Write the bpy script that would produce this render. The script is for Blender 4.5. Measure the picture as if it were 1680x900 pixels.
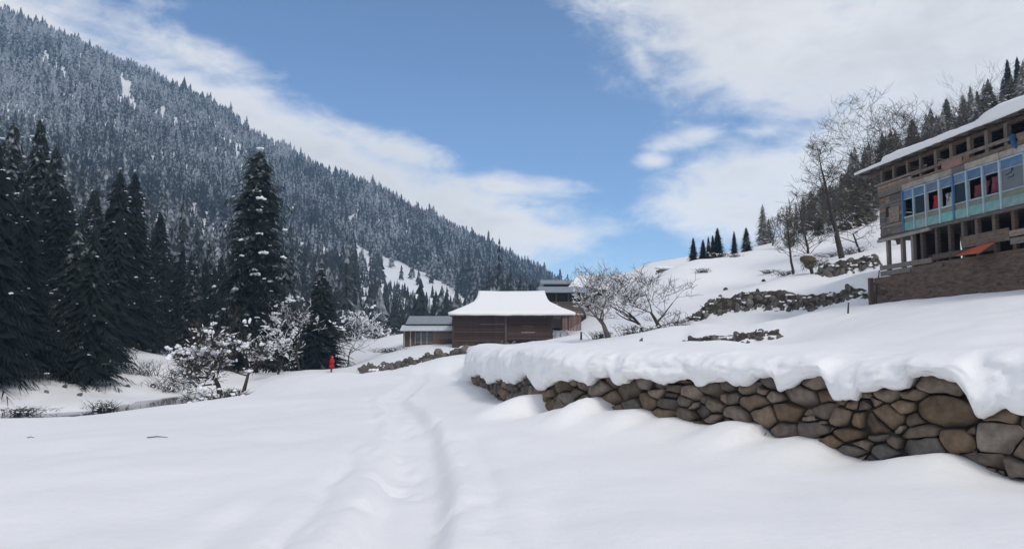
import bpy, bmesh, math, random
import numpy as np
from mathutils import Vector, Matrix

for o in list(bpy.data.objects): bpy.data.objects.remove(o)
SC = bpy.context.scene
COL = SC.collection
R = math.radians
random.seed(7); np.random.seed(7)

# ------------------------------------------------------------------ camera
F_PX, CX, CY, EYE, PITCH = 1245.0, 840.0, 450.0, 1.7, math.atan(108 / 1245.0)
cam = bpy.data.cameras.new('camera'); camo = bpy.data.objects.new('camera', cam); COL.objects.link(camo)
cam.sensor_width = 36; cam.lens = 36 * F_PX / 1680; cam.clip_start = .1; cam.clip_end = 20000
camo.location = (0, 0, EYE); camo.rotation_euler = (R(90) + PITCH, 0, 0)
SC.camera = camo

def ray(px, py):
    x, y, z = px - CX, F_PX, CY - py
    c, s = math.cos(PITCH), math.sin(PITCH)
    return Vector((x, y * c - z * s, y * s + z * c))
def at(px, py, Y):
    """world point seen at photo pixel (px,py) when it stands Y metres ahead"""
    d = ray(px, py); t = Y / d.y
    return Vector((d.x * t, Y, EYE + d.z * t))
def proj(x, y, z):
    c, s = math.cos(PITCH), math.sin(PITCH)
    z = z - EYE
    yy = y * c + z * s; zz = -y * s + z * c
    yy = np.maximum(yy, .01)
    return CX + F_PX * x / yy, CY - F_PX * zz / yy

# ------------------------------------------------------------------ light
SUN_AZ, SUN_EL = R(148), R(45)          # azimuth measured from +Y towards +X
def nodes_of(m): return m.node_tree.nodes, m.node_tree.links
W = bpy.data.worlds.new('World'); SC.world = W; W.use_nodes = True
def build_world():
    n, l = nodes_of(W); n.clear()
    out = n.new('ShaderNodeOutputWorld'); bg = n.new('ShaderNodeBackground')
    bg.inputs['Strength'].default_value = .13
    l.new(bg.outputs[0], out.inputs[0])
    sky = n.new('ShaderNodeTexSky'); sky.sky_type = 'NISHITA'; sky.sun_disc = False
    sky.sun_elevation = SUN_EL; sky.sun_rotation = SUN_AZ
    sky.altitude = 2200; sky.air_density = 1.15; sky.dust_density = .1; sky.ozone_density = 6
    tc = n.new('ShaderNodeTexCoord'); sep = n.new('ShaderNodeSeparateXYZ'); l.new(tc.outputs['Generated'], sep.inputs[0])
    def m(op, a, b=None, c=None):
        k = n.new('ShaderNodeMath'); k.operation = op
        for i, v in enumerate((a, b, c)):
            if v is None: continue
            if isinstance(v, (int, float)): k.inputs[i].default_value = v
            else: l.new(v, k.inputs[i])
        return k.outputs[0]
    az = m('ARCTAN2', sep.outputs[0], sep.outputs[1]); el = m('ARCSINE', sep.outputs[2])
    comb = n.new('ShaderNodeCombineXYZ'); l.new(az, comb.inputs[0]); l.new(el, comb.inputs[1])
    def noise(scale, sx, sy, det, w=0, rough=.55, dist=0):
        mp = n.new('ShaderNodeMapping'); mp.inputs['Scale'].default_value = (sx, sy, 1); mp.inputs['Location'].default_value = (w, w * .7, w * .3)
        l.new(comb.outputs[0], mp.inputs[0])
        t = n.new('ShaderNodeTexNoise'); t.inputs['Scale'].default_value = scale; t.inputs['Detail'].default_value = det
        t.inputs['Roughness'].default_value = rough; t.inputs['Distortion'].default_value = dist
        l.new(mp.outputs[0], t.inputs['Vector']); return t.outputs['Fac']
    def azel(px, py):
        d = ray(px, py); return math.atan2(d.x, d.y), math.atan2(d.z, math.hypot(d.x, d.y))
    # cloud banks: (pixel centre they were read from, half extents, tilt, weight) as directions
    blobs = [(140, 115, 330, 60, 23, 1.15), (420, 230, 260, 80, 22, 1.2), (330, 95, 120, 35, 10, .75), (560, 290, 230, 75, 18, 1.15),
             (760, 360, 250, 75, 10, 1.05), (820, 305, 190, 22, 4, .8), (900, 385, 170, 40, 3, .85),(640,245,120,30,12,.8),
             (1430, 60, 430, 150, 12, 1.35), (1560, 180, 330, 120, -10, 1.3), (1200, 30, 200, 90, 25, 1.1), (1290, 150, 220, 75, 25, 1.0),
             (1270, 310, 190, 75, -8, 1.5), (1350, 255, 160, 70, -25, 1.1), (1150, 222, 85, 22, -8, .74), (1075, 264, 38, 15, 0, .7), (1160, 345, 90, 30, 0, .8), (1260, 215, 120, 30, 0, .8),
             (1800, 250, 400, 260, 0, 1.2), (-250, 60, 350, 160, 15, 1.1), (1050, 95, 60, 40, 60, .7)]
    cur = None
    for bx, by, rx, ry, ang, wgt in blobs:
        a, e = azel(bx, by)
        mp = n.new('ShaderNodeMapping'); mp.vector_type = 'TEXTURE'
        mp.inputs['Location'].default_value = (a, e, 0); mp.inputs['Rotation'].default_value = (0, 0, -R(ang))
        mp.inputs['Scale'].default_value = (rx / F_PX * .95, ry / F_PX * .95, 1)
        l.new(comb.outputs[0], mp.inputs[0])
        vl = n.new('ShaderNodeVectorMath'); vl.operation = 'LENGTH'; l.new(mp.outputs[0], vl.inputs[0])
        v = m('MULTIPLY', m('SUBTRACT', 1.45, vl.outputs['Value']), wgt * .62)
        cur = v if cur is None else m('SMOOTH_MAX', cur, v, .12)
    # broken cloud over the rest of the dome, with the clear gap the photograph looks into
    gap = None
    for bx, by, rx, ry in ((760, 60, 420, 330), (1040, 330, 170, 190)):
        a, e = azel(bx, by)
        mp = n.new('ShaderNodeMapping'); mp.vector_type = 'TEXTURE'; mp.inputs['Location'].default_value = (a, e, 0); mp.inputs['Scale'].default_value = (rx / F_PX, ry / F_PX, 1)
        l.new(comb.outputs[0], mp.inputs[0]); vl = n.new('ShaderNodeVectorMath'); vl.operation = 'LENGTH'; l.new(mp.outputs[0], vl.inputs[0])
        g = n.new('ShaderNodeMapRange'); g.interpolation_type = 'SMOOTHSTEP'; g.inputs['From Min'].default_value = 1.5; g.inputs['From Max'].default_value = .7; l.new(vl.outputs['Value'], g.inputs['Value'])
        gap = g.outputs[0] if gap is None else m('MAXIMUM', gap, g.outputs[0])
    cur = m('MAXIMUM', cur, m('MULTIPLY_ADD', gap, -.70, .46))
    cur = m('MINIMUM', cur, .8)
    f1 = noise(7, 1, 1.9, 8, 0, .58, .4); f2 = noise(2.6, 1, 2.0, 3, 4)
    val = m('ADD', cur, m('MULTIPLY', m('SUBTRACT', f1, .5), 1.15))
    val = m('ADD', val, m('MULTIPLY', m('SUBTRACT', f2, .5), .5))
    val = m('ADD', val, m('MULTIPLY', m('SUBTRACT', noise(19, 1, 2.2, 6, 13, .62, .6), .5), .55))
    mr = n.new('ShaderNodeMapRange'); mr.interpolation_type = 'SMOOTHSTEP'
    mr.inputs['From Min'].default_value = .12; mr.inputs['From Max'].default_value = .78
    l.new(val, mr.inputs['Value'])
    fac = m('MULTIPLY', mr.outputs[0], .93)
    # cloud tone: bright edges, greyer where thick
    tone = n.new('ShaderNodeValToRGB'); l.new(m('ADD', m('MULTIPLY', val, .62), m('MULTIPLY', m('SUBTRACT', noise(3.2, 1, 1.6, 5, 9), .5), .7)), tone.inputs[0])
    el_ = tone.color_ramp.elements
    el_[0].position = .22; el_[0].color = (8.9, 8.6, 8.25, 1)
    el_[1].position = .80; el_[1].color = (6.0, 5.8, 5.5, 1)
    mix = n.new('ShaderNodeMixRGB'); l.new(fac, mix.inputs[0]); l.new(sky.outputs[0], mix.inputs[1]); l.new(tone.outputs[0], mix.inputs[2])
    l.new(mix.outputs[0], bg.inputs['Color'])
build_world()
sl = bpy.data.lights.new('sun', 'SUN'); so = bpy.data.objects.new('sun', sl); COL.objects.link(so)
sl.energy = 1.7; sl.angle = R(14); sl.color = (1, .94, .86)
sd = Vector((math.sin(SUN_AZ) * math.cos(SUN_EL), math.cos(SUN_AZ) * math.cos(SUN_EL), math.sin(SUN_EL)))
so.rotation_euler = sd.to_track_quat('Z', 'Y').to_euler(); so.location = (30, 20, 60)
vs = SC.view_settings; vs.view_transform = 'Standard'; vs.look = 'None'; vs.gamma = 1; vs.exposure = -0.07; vs.use_curve_mapping = False
SC.cycles.use_denoising = True
SC.cycles.max_bounces = 6; SC.cycles.volume_bounces = 1; SC.cycles.transparent_max_bounces = 8

# ------------------------------------------------------------------ helpers
def hash2(ix, iy, seed):
    h = (ix.astype(np.int64) * 374761393 + iy.astype(np.int64) * 668265263 + seed * 974634777) & 0xffffffff
    h = ((h ^ (h >> 13)) * 1274126177) & 0xffffffff
    h = h ^ (h >> 16)
    return (h & 0xffffff) / float(0xffffff)
def vnoise(x, y, seed=0):
    x = np.asarray(x, float); y = np.asarray(y, float)
    ix = np.floor(x); iy = np.floor(y); fx = x - ix; fy = y - iy
    fx = fx * fx * fx * (fx * (fx * 6 - 15) + 10); fy = fy * fy * fy * (fy * (fy * 6 - 15) + 10)
    a = hash2(ix, iy, seed); b = hash2(ix + 1, iy, seed); c = hash2(ix, iy + 1, seed); d = hash2(ix + 1, iy + 1, seed)
    return (a * (1 - fx) + b * fx) * (1 - fy) + (c * (1 - fx) + d * fx) * fy - .5
def fbm(x, y, octv=3, seed=0):
    s = 0; a = 1
    for i in range(octv):
        s = s + a * vnoise(x * 2 ** i + 17.3 * i, y * 2 ** i - 9.1 * i, seed + i); a *= .5
    return s
def sstep(a, b, x):
    t = np.clip((x - a) / (b - a), 0, 1); return t * t * (3 - 2 * t)

def tag(o, label=None, cat=None, group=None, kind=None):
    if label: o['label'] = label
    if cat: o['category'] = cat
    if group: o['group'] = group
    if kind: o['kind'] = kind
    return o
def empty(name, loc=(0, 0, 0), rz=0):
    o = bpy.data.objects.new(name, None); COL.objects.link(o); o.location = loc; o.rotation_euler = (0, 0, rz)
    o.empty_display_size = .2
    return o
def mesh_obj(name, verts, faces, mats, parent=None, smooth=False, mi=None, loc=None):
    me = bpy.data.meshes.new(name); me.from_pydata([tuple(v) for v in verts], [], [tuple(f) for f in faces])
    for m in (mats if isinstance(mats, (list, tuple)) else [mats]): me.materials.append(m)
    if mi is not None: me.polygons.foreach_set('material_index', np.asarray(mi, dtype=np.int32))
    if smooth: me.polygons.foreach_set('use_smooth', np.ones(len(me.polygons), dtype=bool))
    me.update()
    o = bpy.data.objects.new(name, me); COL.objects.link(o)
    if loc is not None: o.location = loc
    if parent is not None: o.parent = parent
    return o
def grid_mesh(name, P, mats, parent=None, smooth=True, closed_u=False):
    """P: (n,m,3) array -> quad sheet"""
    n, m, _ = P.shape
    V = P.reshape(-1, 3)
    i = np.arange(n - 1)[:, None]; j = np.arange(m - 1)[None, :]
    a = i * m + j
    Q = np.stack([a, a + 1, a + m + 1, a + m], -1).reshape(-1, 4)
    me = bpy.data.meshes.new(name)
    me.vertices.add(len(V)); me.vertices.foreach_set('co', V.astype(np.float32).ravel())
    me.loops.add(Q.size); me.loops.foreach_set('vertex_index', Q.astype(np.int32).ravel())
    me.polygons.add(len(Q)); me.polygons.foreach_set('loop_start', (np.arange(len(Q)) * 4).astype(np.int32))
    me.polygons.foreach_set('loop_total', np.full(len(Q), 4, dtype=np.int32))
    me.polygons.foreach_set('use_smooth', np.full(len(Q), smooth, dtype=bool))
    me.materials.append(mats); me.update(calc_edges=True); me.validate()
    o = bpy.data.objects.new(name, me); COL.objects.link(o)
    if parent: o.parent = parent
    return o
def tri_mesh(name, V, T, mats, parent=None, smooth=False, mi=None):
    V = np.asarray(V, dtype=np.float32); T = np.asarray(T, dtype=np.int32)
    me = bpy.data.meshes.new(name)
    me.vertices.add(len(V)); me.vertices.foreach_set('co', V.ravel())
    me.loops.add(T.size); me.loops.foreach_set('vertex_index', T.ravel())
    me.polygons.add(len(T)); me.polygons.foreach_set('loop_start', (np.arange(len(T)) * 3).astype(np.int32))
    me.polygons.foreach_set('loop_total', np.full(len(T), 3, dtype=np.int32))
    me.polygons.foreach_set('use_smooth', np.full(len(T), smooth, dtype=bool))
    for m in (mats if isinstance(mats, (list, tuple)) else [mats]): me.materials.append(m)
    if mi is not None: me.polygons.foreach_set('material_index', np.asarray(mi, dtype=np.int32))
    me.update(calc_edges=True)
    return me
def link(name, me, parent=None, loc=None, rot=None, scale=None):
    o = bpy.data.objects.new(name, me); COL.objects.link(o)
    if parent is not None: o.parent = parent
    if loc is not None: o.location = loc
    if rot is not None: o.rotation_euler = rot
    if scale is not None: o.scale = scale
    return o
class MB:
    def __init__(s): s.v = []; s.f = []; s.mi = []
    def box(s, lo, hi, mi=0, fr=None, jit=0):
        """axis box in frame fr (function local->world)"""
        b = len(s.v)
        for x in (lo[0], hi[0]):
            for y in (lo[1], hi[1]):
                for z in (lo[2], hi[2]):
                    p = Vector((x + random.uniform(-jit, jit), y + random.uniform(-jit, jit), z + random.uniform(-jit, jit)))
                    s.v.append(fr(p) if fr else p)
        for q in ((0, 1, 3, 2), (4, 6, 7, 5), (0, 4, 5, 1), (2, 3, 7, 6), (0, 2, 6, 4), (1, 5, 7, 3)):
            s.f.append([b + i for i in q]); s.mi.append(mi)
        return s
    def tube(s, pts, rad, k=5, mi=0, cap=True):
        rings = []
        for i, p in enumerate(pts):
            p = Vector(p)
            t = (Vector(pts[min(i + 1, len(pts) - 1)]) - Vector(pts[max(i - 1, 0)])).normalized()
            a = t.orthogonal().normalized() if i == 0 else (rings_a - t * rings_a.dot(t)).normalized()
            rings_a = a; b = t.cross(a)
            ring = []
            for j in range(k):
                th = 2 * math.pi * j / k
                s.v.append(p + (a * math.cos(th) + b * math.sin(th)) * rad[i]); ring.append(len(s.v) - 1)
            rings.append(ring)
        for r0, r1 in zip(rings[:-1], rings[1:]):
            for j in range(k):
                s.f.append([r0[j], r0[(j + 1) % k], r1[(j + 1) % k], r1[j]]); s.mi.append(mi)
        if cap:
            s.f.append(rings[0][::-1]); s.mi.append(mi); s.f.append(rings[-1]); s.mi.append(mi)
        return s
    def lump(s, c, r, mi=0, sub=1, jit=.18, flat=0):
        V, F = ICO[sub]; b = len(s.v); c = Vector(c)
        for v in V:
            q = Vector((v[0] * r[0], v[1] * r[1], v[2] * r[2])) * (1 + random.uniform(-jit, jit))
            if flat and q.z < 0: q.z *= flat
            s.v.append(c + q)
        for f in F: s.f.append([b + i for i in f]); s.mi.append(mi)
        return s
    def build(s, name, mats, parent=None, smooth=False, loc=None):
        return mesh_obj(name, s.v, s.f, mats, parent, smooth, s.mi, loc)
    def mesh(s, name, mats, smooth=False):
        me = bpy.data.meshes.new(name); me.from_pydata([tuple(v) for v in s.v], [], s.f)
        for m in (mats if isinstance(mats, (list, tuple)) else [mats]): me.materials.append(m)
        me.polygons.foreach_set('material_index', np.asarray(s.mi, dtype=np.int32))
        if smooth: me.polygons.foreach_set('use_smooth', np.ones(len(me.polygons), dtype=bool))
        me.update(); return me
ICO = {}
for sub in (1, 2, 3):
    bm = bmesh.new(); bmesh.ops.create_icosphere(bm, subdivisions=sub, radius=1)
    ICO[sub] = ([tuple(v.co) for v in bm.verts], [[v.index for v in f.verts] for f in bm.faces]); bm.free()

# ------------------------------------------------------------------ materials
def mat(name, col, rough=.8, bump=0, bscale=30, col2=None, cscale=6, rnd=0, metal=0, stretch=None, detail=5, spec=.3, ramp=(.35, .65), coords='Object', sss=0):
    m = bpy.data.materials.new(name); m.use_nodes = True
    n, l = nodes_of(m); b = n['Principled BSDF']
    b.inputs['Roughness'].default_value = rough; b.inputs['Metallic'].default_value = metal
    b.inputs['Specular IOR Level'].default_value = spec
    tc = n.new('ShaderNodeTexCoord'); src = tc.outputs[coords]
    if coords == 'World':
        pass
    if stretch:
        mp = n.new('ShaderNodeMapping'); mp.inputs['Scale'].default_value = stretch; l.new(src, mp.inputs[0]); src = mp.outputs[0]
    c_out = None
    if col2:
        t = n.new('ShaderNodeTexNoise'); t.inputs['Scale'].default_value = cscale; t.inputs['Detail'].default_value = detail; t.inputs['Roughness'].default_value = .6
        l.new(src, t.inputs['Vector'])
        rp = n.new('ShaderNodeValToRGB'); rp.color_ramp.elements[0].position = ramp[0]; rp.color_ramp.elements[1].position = ramp[1]
        rp.color_ramp.elements[0].color = (*col, 1); rp.color_ramp.elements[1].color = (*col2, 1)
        l.new(t.outputs['Fac'], rp.inputs[0]); c_out = rp.outputs[0]
    if rnd:
        oi = n.new('ShaderNodeObjectInfo'); mr = n.new('ShaderNodeMapRange'); mr.inputs['To Min'].default_value = 1 - rnd; mr.inputs['To Max'].default_value = 1 + rnd
        l.new(oi.outputs['Random'], mr.inputs['Value'])
        hs = n.new('ShaderNodeHueSaturation'); l.new(mr.outputs[0], hs.inputs['Value'])
        m2 = n.new('ShaderNodeMath'); m2.operation = 'MULTIPLY_ADD'; m2.inputs[1].default_value = 7.31; m2.inputs[2].default_value = 0
        fr = n.new('ShaderNodeMath'); fr.operation = 'FRACT'; l.new(oi.outputs['Random'], m2.inputs[0]); l.new(m2.outputs[0], fr.inputs[0])
        ms = n.new('ShaderNodeMapRange'); ms.inputs['To Min'].default_value = .55; ms.inputs['To Max'].default_value = 1.05
        l.new(fr.outputs[0], ms.inputs['Value']); l.new(ms.outputs[0], hs.inputs['Saturation'])
        if c_out: l.new(c_out, hs.inputs['Color'])
        else: hs.inputs['Color'].default_value = (*col, 1)
        c_out = hs.outputs[0]
    if c_out: l.new(c_out, b.inputs['Base Color'])
    else: b.inputs['Base Color'].default_value = (*col, 1)
    if bump:
        t = n.new('ShaderNodeTexNoise'); t.inputs['Scale'].default_value = bscale; t.inputs['Detail'].default_value = 6; l.new(src, t.inputs['Vector'])
        bp = n.new('ShaderNodeBump'); bp.inputs['Strength'].default_value = bump; bp.inputs['Distance'].default_value = .03
        l.new(t.outputs['Fac'], bp.inputs['Height']); l.new(bp.outputs[0], b.inputs['Normal'])
    return m
def snow_mat(name, col, bump_d=.03):
    m = bpy.data.materials.new(name); m.use_nodes = True
    n, l = nodes_of(m); b = n['Principled BSDF']
    b.inputs['Base Color'].default_value = (*col, 1); b.inputs['Roughness'].default_value = .55; b.inputs['Specular IOR Level'].default_value = .25
    g = n.new('ShaderNodeNewGeometry')
    prev = None
    for sc, di, st in ((1.3, bump_d * 1.6, .5), (9, bump_d * .55, .55), (45, bump_d * .14, .7), (260, .002, .8)):
        t = n.new('ShaderNodeTexNoise'); t.inputs['Scale'].default_value = sc; t.inputs['Detail'].default_value = 4; t.inputs['Roughness'].default_value = .6
        l.new(g.outputs['Position'], t.inputs['Vector'])
        bp = n.new('ShaderNodeBump'); bp.inputs['Strength'].default_value = st; bp.inputs['Distance'].default_value = di
        l.new(t.outputs['Fac'], bp.inputs['Height'])
        if prev: l.new(prev, bp.inputs['Normal'])
        prev = bp.outputs[0]
    l.new(prev, b.inputs['Normal'])
    return m
M = {}
M['snow'] = snow_mat('snow', (.84, .84, .84))
M['rsnow'] = snow_mat('roof_snow', (.84, .84, .835), .02)
M['tsnow'] = mat('clump_snow', (.82, .84, .87), .6)
M['stone'] = mat('wall_stone', (.10, .068, .046), .85, .9, 6, (.235, .165, .108), 5.0, .38, ramp=(.32, .68), detail=10)
M['stone_grey'] = mat('wall_stone_grey', (.075, .064, .053), .85, .9, 6, (.16, .136, .108), 5.0, .32, ramp=(.32, .68), detail=10)
M['rubble'] = mat('rubble_stone', (.075, .065, .055), .9, .5, 12, (.17, .15, .125), 3, .35)
M['earth'] = mat('earth', (.028, .022, .018), .95, .9, 14, (.085, .068, .052), 5, detail=10)
M['mud'] = mat('mud_wall', (.085, .056, .042), .95, 1.0, 5, (.175, .122, .094), 2.6, stretch=(1, 1, 4.5), detail=8)
M['wood_red'] = mat('red_brown_wood', (.034, .019, .017), .85, .6, 8, (.072, .040, .034), 4, .35, stretch=(.5, 1, 6))
M['wood_brown'] = mat('brown_wood', (.07, .046, .033), .85, .5, 8, (.145, .098, .072), 4, .25, stretch=(1, 1, 5))
M['wood_post'] = mat('weathered_post', (.15, .115, .09), .85, .5, 8, (.26, .20, .155), 4, .25, stretch=(4, 4, .6))
M['wood_plank'] = mat('weathered_plank', (.135, .088, .058), .85, .5, 8, (.26, .175, .118), 3, .3, stretch=(1, .6, 5))
M['wood_grey'] = mat('grey_plank', (.10, .088, .08), .85, .5, 8, (.19, .17, .155), 3, .25, stretch=(1, .6, 5))
M['wood_pale'] = mat('pale_board', (.26, .23, .195), .85, .4, 8, (.36, .32, .27), 3, .15)
M['pink'] = mat('faded_pink_board', (.25, .13, .11), .8, .3, 8, (.30, .18, .14), 3)
M['dark'] = mat('dark_interior', (.018, .015, .014), .95, col2=(.03, .025, .022))
M['blue'] = mat('blue_paint', (.05, .125, .25), .6, .3, 10, (.09, .20, .34), 3, .25)
M['teal'] = mat('teal_paint', (.09, .29, .29), .6, .3, 10, (.16, .40, .37), 3, .15)
M['pale_blue'] = mat('pale_blue_paint', (.24, .34, .40), .6, .3, 10, (.36, .46, .50), 3, .2)
M['olive'] = mat('olive_board', (.16, .17, .13), .7, .2, 10, (.21, .215, .17), 3)
M['greyboard'] = mat('grey_board', (.12, .145, .155), .65, .15, 6, (.15, .17, .18), 2)
M['metal'] = mat('roof_sheet', (.23, .25, .27), .5, .2, 6, (.30, .32, .34), 2, metal=.2)
M['metal_pale'] = mat('pale_roof_sheet', (.47, .50, .53), .5, .15, 6, (.55, .58, .60), 2)
M['glass'] = mat('window_glass', (.02, .035, .05), .12, spec=.6)
M['orange'] = mat('orange_sheet', (.48, .10, .045), .7, .3, 5, (.40, .085, .04), 2)
M['brick'] = mat('red_boards', (.15, .065, .045), .85, .4, 8, (.22, .11, .08), 3, .2)
M['bark'] = mat('bark', (.030, .024, .020), .9, .6, 10, (.07, .057, .046), 6)
M['bark_pale'] = mat('pale_bark', (.065, .052, .042), .9, .6, 10, (.13, .11, .09), 5)
M['straw'] = mat('straw', (.055, .042, .028), .95, .8, 12, (.13, .10, .06), 5)
M['logs'] = mat('cut_logs', (.16, .11, .06), .9, .5, 10, (.34, .25, .14), 4, .3)
M['red'] = mat('red_cloth', (.42, .012, .022), .8, .3, 10, (.30, .008, .016), 6)
M['skin'] = mat('skin', (.42, .26, .19), .6)
M['hair'] = mat('hair', (.015, .011, .01), .5)
M['cloth_red'] = mat('red_laundry', (.36, .02, .03), .85)
M['cloth_white'] = mat('pale_laundry', (.42, .42, .43), .85, col2=(.12, .13, .15), cscale=5, ramp=(.5, .6))
M['cloth_maroon'] = mat('maroon_laundry', (.12, .03, .04), .85, col2=(.22, .06, .07), cscale=4)
M['cloth_dark'] = mat('dark_laundry', (.035, .03, .04), .85)
M['cloth_blue'] = mat('blue_laundry', (.03, .10, .24), .85)
M['black'] = mat('black_paint', (.015, .015, .016), .7)
M['boot'] = mat('boot', (.02, .018, .017), .7)

def water_mat():
    m = mat('water', (.012, .018, .022), .08, spec=.5)
    n, l = nodes_of(m); b = n['Principled BSDF']
    t = n.new('ShaderNodeTexNoise'); t.inputs['Scale'].default_value = 2.5; t.inputs['Detail'].default_value = 4
    bp = n.new('ShaderNodeBump'); bp.inputs['Strength'].default_value = .35; bp.inputs['Distance'].default_value = .1
    l.new(t.outputs['Fac'], bp.inputs['Height']); l.new(bp.outputs[0], b.inputs['Normal']); return m
M['water'] = water_mat()

def needle_mat(name, dark, light, snow_lo, snow_hi, zlo, zhi, nscale=.9, amount=1.0, big=0):
    """conifer needles, frosted with snow on upward faces, more of it higher up the mountain"""
    m = bpy.data.materials.new(name); m.use_nodes = True
    n, l = nodes_of(m); b = n['Principled BSDF']; b.inputs['Roughness'].default_value = .75; b.inputs['Specular IOR Level'].default_value = .15
    g = n.new('ShaderNodeNewGeometry')
    at_ = n.new('ShaderNodeAttribute'); at_.attribute_name = 'rnd'
    oi = n.new('ShaderNodeObjectInfo')
    ad = n.new('ShaderNodeMath'); ad.operation = 'ADD'; l.new(at_.outputs['Fac'], ad.inputs[0]); l.new(oi.outputs['Random'], ad.inputs[1])
    fr = n.new('ShaderNodeMath'); fr.operation = 'FRACT'; l.new(ad.outputs[0], fr.inputs[0])
    mx = n.new('ShaderNodeMixRGB'); mx.inputs[1].default_value = (*dark, 1); mx.inputs[2].default_value = (*light, 1); l.new(fr.outputs[0], mx.inputs[0])
    t = n.new('ShaderNodeTexNoise'); t.inputs['Scale'].default_value = nscale; t.inputs['Detail'].default_value = 3; l.new(g.outputs['Position'], t.inputs['Vector'])
    sp = n.new('ShaderNodeSeparateXYZ'); l.new(g.outputs['Position'], sp.inputs[0])
    mz = n.new('ShaderNodeMapRange'); mz.inputs['From Min'].default_value = zlo; mz.inputs['From Max'].default_value = zhi
    mz.inputs['To Min'].default_value = snow_lo; mz.inputs['To Max'].default_value = snow_hi; l.new(sp.outputs[2], mz.inputs['Value'])
    a = n.new('ShaderNodeMath'); a.operation = 'ADD'; l.new(t.outputs['Fac'], a.inputs[0]); l.new(mz.outputs[0], a.inputs[1])
    t3 = n.new('ShaderNodeTexNoise'); t3.inputs['Scale'].default_value = .013; t3.inputs['Detail'].default_value = 4; l.new(g.outputs['Position'], t3.inputs['Vector'])
    v3 = n.new('ShaderNodeMath'); v3.operation = 'MULTIPLY_ADD'; v3.inputs[1].default_value = big; v3.inputs[2].default_value = -.5 * big; l.new(t3.outputs['Fac'], v3.inputs[0])
    a3 = n.new('ShaderNodeMath'); a3.operation = 'ADD'; l.new(a.outputs[0], a3.inputs[0]); l.new(v3.outputs[0], a3.inputs[1]); a = a3
    r2 = n.new('ShaderNodeMath'); r2.operation = 'MULTIPLY_ADD'; r2.inputs[1].default_value = .22; r2.inputs[2].default_value = -.11; l.new(fr.outputs[0], r2.inputs[0])
    a2 = n.new('ShaderNodeMath'); a2.operation = 'ADD'; l.new(a.outputs[0], a2.inputs[0]); l.new(r2.outputs[0], a2.inputs[1])
    st = n.new('ShaderNodeMapRange'); st.inputs['From Min'].default_value = .44; st.inputs['From Max'].default_value = .72; st.inputs['To Max'].default_value = amount; l.new(a2.outputs[0], st.inputs['Value'])
    m2 = n.new('ShaderNodeMixRGB'); m2.inputs[2].default_value = (.62, .65, .70, 1); l.new(mx.outputs[0], m2.inputs[1]); l.new(st.outputs[0], m2.inputs[0])
    l.new(m2.outputs[0], b.inputs['Base Color'])
    return m
M['needle_far'] = needle_mat('frosted_needles', (.020, .026, .027), (.045, .05, .048), -.09, .07, 10, 240, .5, .6, .5)
M['needle'] = needle_mat('fir_needles', (.010, .015, .015), (.020, .027, .023), -.235, -.10, -5, 40, 1.6, .8)
M['needle_olive'] = needle_mat('olive_needles', (.085, .075, .052), (.15, .128, .088), -.08, -.04, -5, 40, 1.5, .7)

# ------------------------------------------------------------------ terrain
class RBF:
    def __init__(s, pts, c=.18):
        P = np.array(pts, float); s.c = c
        s.p = s.warp(P[:, 0], P[:, 1]); q = P[:, 2] / (np.hypot(P[:, 0], P[:, 1]) + 30)
        d = s.p[:, None, :] - s.p[None]; A = np.sqrt((d ** 2).sum(-1) + c * c)
        n = len(P); B = np.zeros((n + 3, n + 3)); B[:n, :n] = A + np.eye(n) * -1e-3
        B[:n, n] = 1; B[:n, n + 1:] = s.p; B[n, :n] = 1; B[n + 1:, :n] = s.p.T
        s.w = np.linalg.solve(B, np.concatenate([q, [0, 0, 0]]))
    def warp(s, x, y):
        d = np.sqrt(np.maximum(y, 0) ** 2 + 144)
        return np.stack([1.6 * np.arcsinh(x / d * 1.5) / 1.5, np.arcsinh(y / 15)], -1)
    def __call__(s, x, y):
        x = np.asarray(x, float); y = np.asarray(y, float); p = s.warp(x, y)
        n = len(s.p); out = s.w[n] + p[..., 0] * s.w[n + 1] + p[..., 1] * s.w[n + 2]
        for i in range(n):
            out = out + s.w[i] * np.sqrt((p[..., 0] - s.p[i, 0]) ** 2 + (p[..., 1] - s.p[i, 1]) ** 2 + s.c ** 2)
        return out * (np.hypot(x, y) + 30)
def pts_px(L): return [tuple(at(*a)) for a in L]

RIDGE = [(0, 27), (96, 66), (171, 96), (299, 149), (427, 221), (560, 283), (693, 341), (832, 411), (900, 443), (948, 466)]
RIDGE_Y = [1000, 990, 980, 960, 950, 950, 960, 1000, 1080, 1200]
lower = [(-30, -20, -.3), (30, -20, .1), (0, -20, 0), (0, 0, 0), (-8, 2, 0), (8, 3, 0), (-4, 8, 0), (0, 9, 0.02), (4, 9, 0), (-10, 10, -.05), (-2, 15, .0), (-7, 20, -.15), (-3, 25, -.1), (-5, 35, -.3), (-8, 48, -.5), (-4, 47, -.4)]
lower += pts_px([(0, 690, 18), (-200, 700, 17), (200, 675, 21.3), (350, 655, 27), (440, 628, 43), (500, 606, 66), (544, 611, 68), (580, 600, 75), (480, 640, 36)])
lower += [(-30, 24, -2.2), (-27, 30, -3.0), (-24, 38, -3.2), (-21, 46, -3.0), (-19, 56, -2.8), (-22, 75, -2.2), (-24, 95, -1.5), (-38, 24, -3), (-60, 20, -3)]
lower += pts_px([(20, 672, 42), (100, 676, 42), (100, 632, 54), (200, 640, 52), (220, 600, 64), (300, 640, 57), (330, 606, 70), (60, 590, 66), (-200, 640, 50), (400, 600, 90), (480, 590, 110)])
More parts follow.
